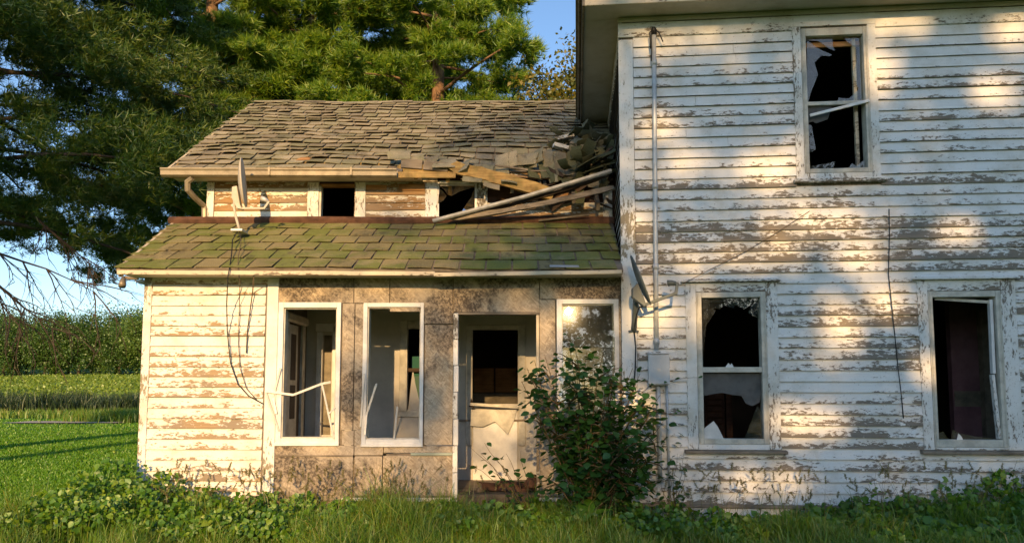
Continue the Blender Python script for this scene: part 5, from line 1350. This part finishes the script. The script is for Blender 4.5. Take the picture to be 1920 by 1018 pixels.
V2, F2 = blades(x, y, np.zeros(n2), g.uniform(.25, .6, n2), g.uniform(.03, .06, n2), g, .6)
V, F = merge([(V, F), (V2, F2)])
tag(np_obj('meadow_weeds', V, F, MAT['grass']), 'pale weeds growing beyond the gravel path at the lawn edge', 'weeds', kind='stuff')
n = 46000
x = g.uniform(-95, -20, n); y = g.uniform(46, 141, n); y = y.round(0) * .6 + y * .4
c = np.stack([x, y, np.array([hgt(a, b) for a, b in zip(x, y)]) + g.uniform(.1, .45, n)], 1)
V, F = leaves(c, .30, g, 1.0, .8, .8)
tag(np_obj('field_crop', V, F, MAT['bean']), 'low bright green crop covering the rising field', 'crop', kind='stuff')

# ------------------------------------------------------------------ lawn and tall grass
def cam_lod(n, x0, x1, y0, y1, g):
    """positions thinned with distance from the house yard"""
    u = g.random(n); d0, d1 = y0 + 9.5, y1 + 9.5
    d = 1 / (1 / d0 + u * (1 / d1 - 1 / d0))
    y = d - 9.5
    return x0 + (x1 - x0) * g.random(n), y
n = 150000
x, y = cam_lod(n, -1, 0, -1.5, 30, g)
dist = y + 8
x = -(dist * .30) - g.random(n) * dist * .50 + .8
k = (x < -3.95) & ~((y > 24.3) & (y < 26.8) & (x < -17.2) & (x > -23))
x, y, dist = x[k], y[k], dist[k]
V, F = blades(x, y, np.zeros(len(x)) - .01, g.uniform(.035, .075, len(x)) * (1 + dist * .012), .004 + dist * .0011, g, .9)
tag(np_obj('lawn_grass', V, F, MAT['lawnb']), 'mown lawn grass left of the house', 'grass', kind='stuff')
def wallx(y): return y
n = 105000
x = g.uniform(-4.9, 6.3, n); y = -.02 - g.random(n) ** 1.2 * 2.1
x = np.where(x < -3.6, x - g.random(n) * .8 * (y < -.4), x)
yw = np.where(x > 1.2, -(x - 1.2) * .0875 - .05, .04); y = y + yw
patch = .75 + .35 * np.sin(x * 2.3 + 1) * np.sin(x * .9) + .2 * np.sin(x * 7 + y * 4)
h = g.uniform(.12, .52, n) * patch * np.where(y > -1.1, 1.0, .75)
h = np.where((x > -.6) & (x < 6), h * .9, h)
h = np.where((x > 1.9) & (x < 3.4) & (y > -.9), h * .6, h); h = np.where(g.random(n) < .06, h * 1.55, h)
V, F = blades(x, y, np.zeros(n) - .02, h, g.uniform(.004, .012, n), g, .9)
tag(np_obj('tall_grass', V, F, MAT['grass']), 'tall unmown grass along the foot of the house', 'grass', kind='stuff')
# foxtail seed heads on thin stalks
n = 330
x = np.concatenate([g.uniform(-3.6, -.7, 150), g.uniform(1.5, 5.6, 150), g.uniform(-.6, 1.4, 30)]); y = -.05 - g.random(n) * .55
y = y + np.where(x > 1.2, -(x - 1.2) * .0875, 0)
h = g.uniform(.35, .72, n); V, F = blades(x, y, np.zeros(n), h, np.full(n, .006), g, .45)
tip = V.reshape(n, 5, 3)[:, 4]; mid = V.reshape(n, 5, 3)[:, 2:4].mean(1)
ax = unit(tip - mid); ax = unit(ax + np.array([0, 0, -.35]) * g.random((n, 1)))
c = np.repeat(tip, 9, 0) + np.repeat(ax, 9, 0) * (np.tile(np.arange(9), n) * .009)[:, None]
V2, F2 = tufts(c, np.repeat(ax, 9, 0), 7, .020, .006, 1.0, g)
V, F = merge([(V, F), (V2, F2)])
tag(np_obj('foxtail_grass', V, F, MAT['seed']), 'dry foxtail stalks with bristly seed heads before the wall', 'grass', kind='stuff')
# broad leaved ground weeds
def weedmound(name, label, xs, hs, n, mat, size, dens_y=(-.1, 1.4), seed=5):
    g = np.random.default_rng(seed)
    x = g.uniform(xs[0], xs[-1], n); hh = np.interp(x, xs, hs)
    y = -dens_y[0] * 1 - g.random(n) * dens_y[1] - .05
    y = y + np.where(x > 1.2, -(x - 1.2) * .0875, 0)
    prof_ = np.clip(1.15 - np.abs((-y - .25)) * .55, .25, 1.1)
    z = hh * prof_ * (.35 + .65 * g.random(n) ** .6)
    z *= .85 + .25 * np.sin(x * 9 + y * 5) * np.sin(x * 4.1 - y * 7)
    V, F = heart_leaves(np.stack([x, y, np.maximum(z, .02)], 1), size * (.6 + .8 * g.random((n, 1))), g, .45, .85, 1.4)
    m = n // 3
    V2, F2 = blades(x[:m], y[:m], np.zeros(m), np.maximum(z[:m], .05), np.full(m, .006), g, .3)
    V, F = merge([(V, F), (V2, F2)])
    return tag(np_obj(name, V, F, mat), label, 'weeds', kind='stuff')
weedmound('vine_mound', 'mound of broad leaved vines climbing the left corner of the house', [-6.0, -5.2, -4.6, -4.15, -3.8, -3.4, -2.4, -1.2, -.6], [.08, .20, .50, .76, .62, .42, .34, .26, .14], 14000, MAT['weed'], .042, (-.05, 1.15), 6)
weedmound('ground_weeds', 'low leafy weeds scattered through the grass before the porch and bush', [-2.4, -1.2, 0, 1.2, 2.0, 2.6, 3.4], [.20, .26, .30, .34, .22, .18, .26], 4200, MAT['weed'], .045, (-.15, 1.1), 8)
weedmound('weed_bank', 'dark bank of leafy weeds along the right foot of the main house', [2.6, 3.2, 3.8, 4.3, 4.8, 5.3, 6.2], [.10, .25, .36, .42, .55, .66, .62], 7000, MAT['weed'], .055, (-.05, 1.3), 7)

# ------------------------------------------------------------------ bush, sapling, burdock, tall weeds
def leaf_mesh(name, mat, L=1.0, wd=.78, fold=.10, droop=.12):
    t = [0, .18, .45, .75, 1.0]; w_ = [0.02, .36, .5, .30, 0.0]
    vs = []; fs = []
    for a, b in zip(t, w_):
        z = -droop * a * a
        vs += [(a * L, -b * wd, z + fold * b), (a * L, 0, z), (a * L, b * wd, z + fold * b)]
    for i in range(4):
        p = 3 * i
        fs += [(p, p + 3, p + 4, p + 1), (p + 1, p + 4, p + 5, p + 2)]
    me = bpy.data.meshes.new(name); me.from_pydata(vs, [], fs); me.materials.append(mat)
    me.polygons.foreach_set('use_smooth', [True] * len(fs))
    return me
def leafy(name, label, base, stems, leafmat, stem_r, size, per_m, max_parts, seed, cat='bush', spread=.06, group=None, start=.25, upz=.25):
    g = random.Random(seed)
    t = thing(name, label, cat, base, group)
    me = leaf_mesh('leaf', leafmat)
    spots = []
    for st in stems:
        pts = [Vector(p) for p in st]
        q = MB().tube(pts, [stem_r * (1 - .75 * i / (len(pts) - 1)) for i in range(len(pts))], 5).build('stem', MAT['twig'], t, None, smooth=True)
        for a, b in zip(pts, pts[1:]):
            for k in range(max(1, int((b - a).length * per_m))):
                spots.append((a.lerp(b, g.random()), (b - a).normalized(), (a - pts[0]).length))
    g.shuffle(spots)
    spots.sort(key=lambda s: s[0].y + g.uniform(0, .15))         # nearest first
    rest_v = []; rest_f = []
    lv = [Vector(v.co) for v in me.vertices]; lf = [tuple(p.vertices) for p in me.polygons]
    for i, (p, d, r) in enumerate(spots):
        az = g.uniform(0, 2 * math.pi)
        out = Vector((math.cos(az), math.sin(az) - .35, g.uniform(-.35, .45) + upz)).normalized()
        pos = p + out * g.uniform(.01, spread)
        s = size * g.uniform(.6, 1.25)
        e = (Matrix.Rotation(math.atan2(out.y, out.x), 4, 'Z') @ Matrix.Rotation(g.uniform(-.35, .65), 4, 'Y') @ Matrix.Rotation(g.uniform(-.7, .7), 4, 'X'))
        if i < max_parts:
            o = bpy.data.objects.new('leaf', me); C.objects.link(o); o.rotation_euler = e.to_euler(); o.scale = (s, s, s)
            attach(o, t, pos)
        else:
            b = len(rest_v); rest_v += [tuple(pos + (e @ (v * s))) for v in lv]; rest_f += [tuple(k + b for k in f) for f in lf]
    if rest_v:
        np_obj('foliage', rest_v, rest_f, leafmat, t, base, 'stuff', True)
    return t
gb = random.Random(12)
def arch(base, tip, n=6, bow=.12):
    b, t = Vector(base), Vector(tip); out = []
    for i in range(n + 1):
        u = i / n; p = b.lerp(t, u); p += Vector((gb.uniform(-.02, .02), gb.uniform(-.02, .02), bow * math.sin(math.pi * u))); out.append(p)
    return out
bb = P(1105, 960, W, -.35); bb = (bb[0], bb[1], 0.0)
tips = [(985, 690), (1000, 675), (975, 715), (1020, 665), (1065, 625), (1075, 640), (1100, 660), (1128, 660), (1150, 685), (1165, 680), (1185, 690), (1200, 700), (1225, 770), (1235, 740), (1240, 850), (1225, 880), (1010, 760), (1020, 800),
        (1040, 840), (1060, 720), (1085, 700), (1110, 720), (1140, 730), (1170, 760), (1195, 790), (1090, 780), (1130, 800), (1160, 840), (1200, 850), (1060, 870), (1100, 860), (1140, 880), (1050, 780), (1080, 830), (1180, 900), (1215, 735), (1245, 790), (1255, 830), (1228, 820), (1250, 900), (1130, 760), (1030, 900), (1210, 920)]
stems = []
for i, q in enumerate(tips):
    tp = P(*q, W, -.35 + gb.uniform(-.45, .30)); b0 = (bb[0] + gb.uniform(-.12, .12), bb[1] + gb.uniform(-.1, .1), 0)
    main = arch(b0, tp, 6, .10); stems.append(main)
    for k in (3, 4, 5):
        for s in range(2):
            a = main[k]; d = Vector((gb.uniform(-1, 1), gb.uniform(-.8, .5), gb.uniform(-.3, .7))).normalized()
            stems.append(arch(a, a + d * gb.uniform(.12, .30), 3, .02))
leafy('bush', 'dense dark green bush growing in front of the porch beside the doorway', bb, stems, MAT['bush'], .010, .088, 27, 300, 3, spread=.13)
b0 = P(1000, 935, W, -.25); b0 = (b0[0], b0[1], .0)
stems = []
for q in ((880, 870), (884, 838), (900, 850), (905, 830), (930, 860), (950, 850), (975, 845), (915, 880)):
    stems.append(arch(b0, P(*q, W, -.3 + gb.uniform(-.1, .1)), 6, .10))
leafy('sapling', 'spindly sapling with round leaves spreading across the doorway', b0, stems, MAT['bush'], .006, .085, 11, 200, 8, 'sapling', .05)
b0 = P(1262, 960, M, -.12); b0 = M.w(b0[0], b0[1], 0)
stems = [arch(b0, PM(*q, -.14), 6, .03) for q in ((1268, 850), (1282, 845), (1262, 890), (1285, 880), (1255, 870), (1240, 900), (1290, 925))]
leafy('creeper', 'leafy creeper climbing the wall at the foot of the pipes', b0, stems, MAT['bush'], .005, .075, 16, 200, 9, 'creeper', .05)
b0 = PM(1195, 740, -.12)
leafy('vine_shoot', 'thin leafy shoot reaching right under the grey meter box', b0, [arch(b0, PM(1256, 715, -.12), 5, .04), arch(PM(1250, 716, -.12), PM(1322, 708, -.10), 6, .02)], MAT['bush'], .004, .06, 22, 100, 10, 'vine', .035)
# burdock with very large leaves
b0 = P(1100, 1010, W, -.75); b0 = (b0[0], b0[1], .0)
BD = thing('burdock', 'burdock plant with very large ruffled leaves in the grass before the bush', 'plant', b0)
me = leaf_mesh('leaf', MAT['weed'], 1.0, .72, .16, .25)
for (px, py, sx, sy, az, tilt) in ((1098, 985, .30, .26, 1.2, -.75), (1088, 1003, .28, .22, 2.0, -.55), (1120, 975, .26, .2, .3, -.5), (1075, 1000, .22, .2, 2.9, -.35), (1110, 1000, .22, .2, -.6, -.3)):
    o = bpy.data.objects.new('leaf', me); C.objects.link(o); o.rotation_euler = (random.uniform(-.2, .2), tilt, az); o.scale = (sx, sy, sx); attach(o, BD, Vector(b0) + Vector((random.uniform(-.03, .03), 0, .22)))
    MB().tube([b0, tuple(Vector(b0) + Vector((0, 0, .22)))], .01, 5).build('stem', MAT['weed'], BD, None)
for k, (px, py, lab) in enumerate(((1640, 885, 'tall leafy weed standing against the clapboards left of the right window'), (1902, 862, 'tall dark weed at the right edge of the photograph'), (1585, 930, 'low leafy weed before the wall right of the white pipe'))):
    b0 = P(px + 5, 990, M, -.25); b0 = M.w(b0[0], b0[1], 0)
    st = [arch(b0, PM(px, py, -.2), 6, .0)] + [arch(b0, PM(px + dx, py + dy, -.2), 5, .04) for dx, dy in ((-28, 45), (30, 50), (12, 22), (-15, 20))]
    leafy('tall_weed', lab, b0, st, MAT['bush'] if k else MAT['weed'], .005, .05, 26, 140, 20 + k, 'weed', .04, None)
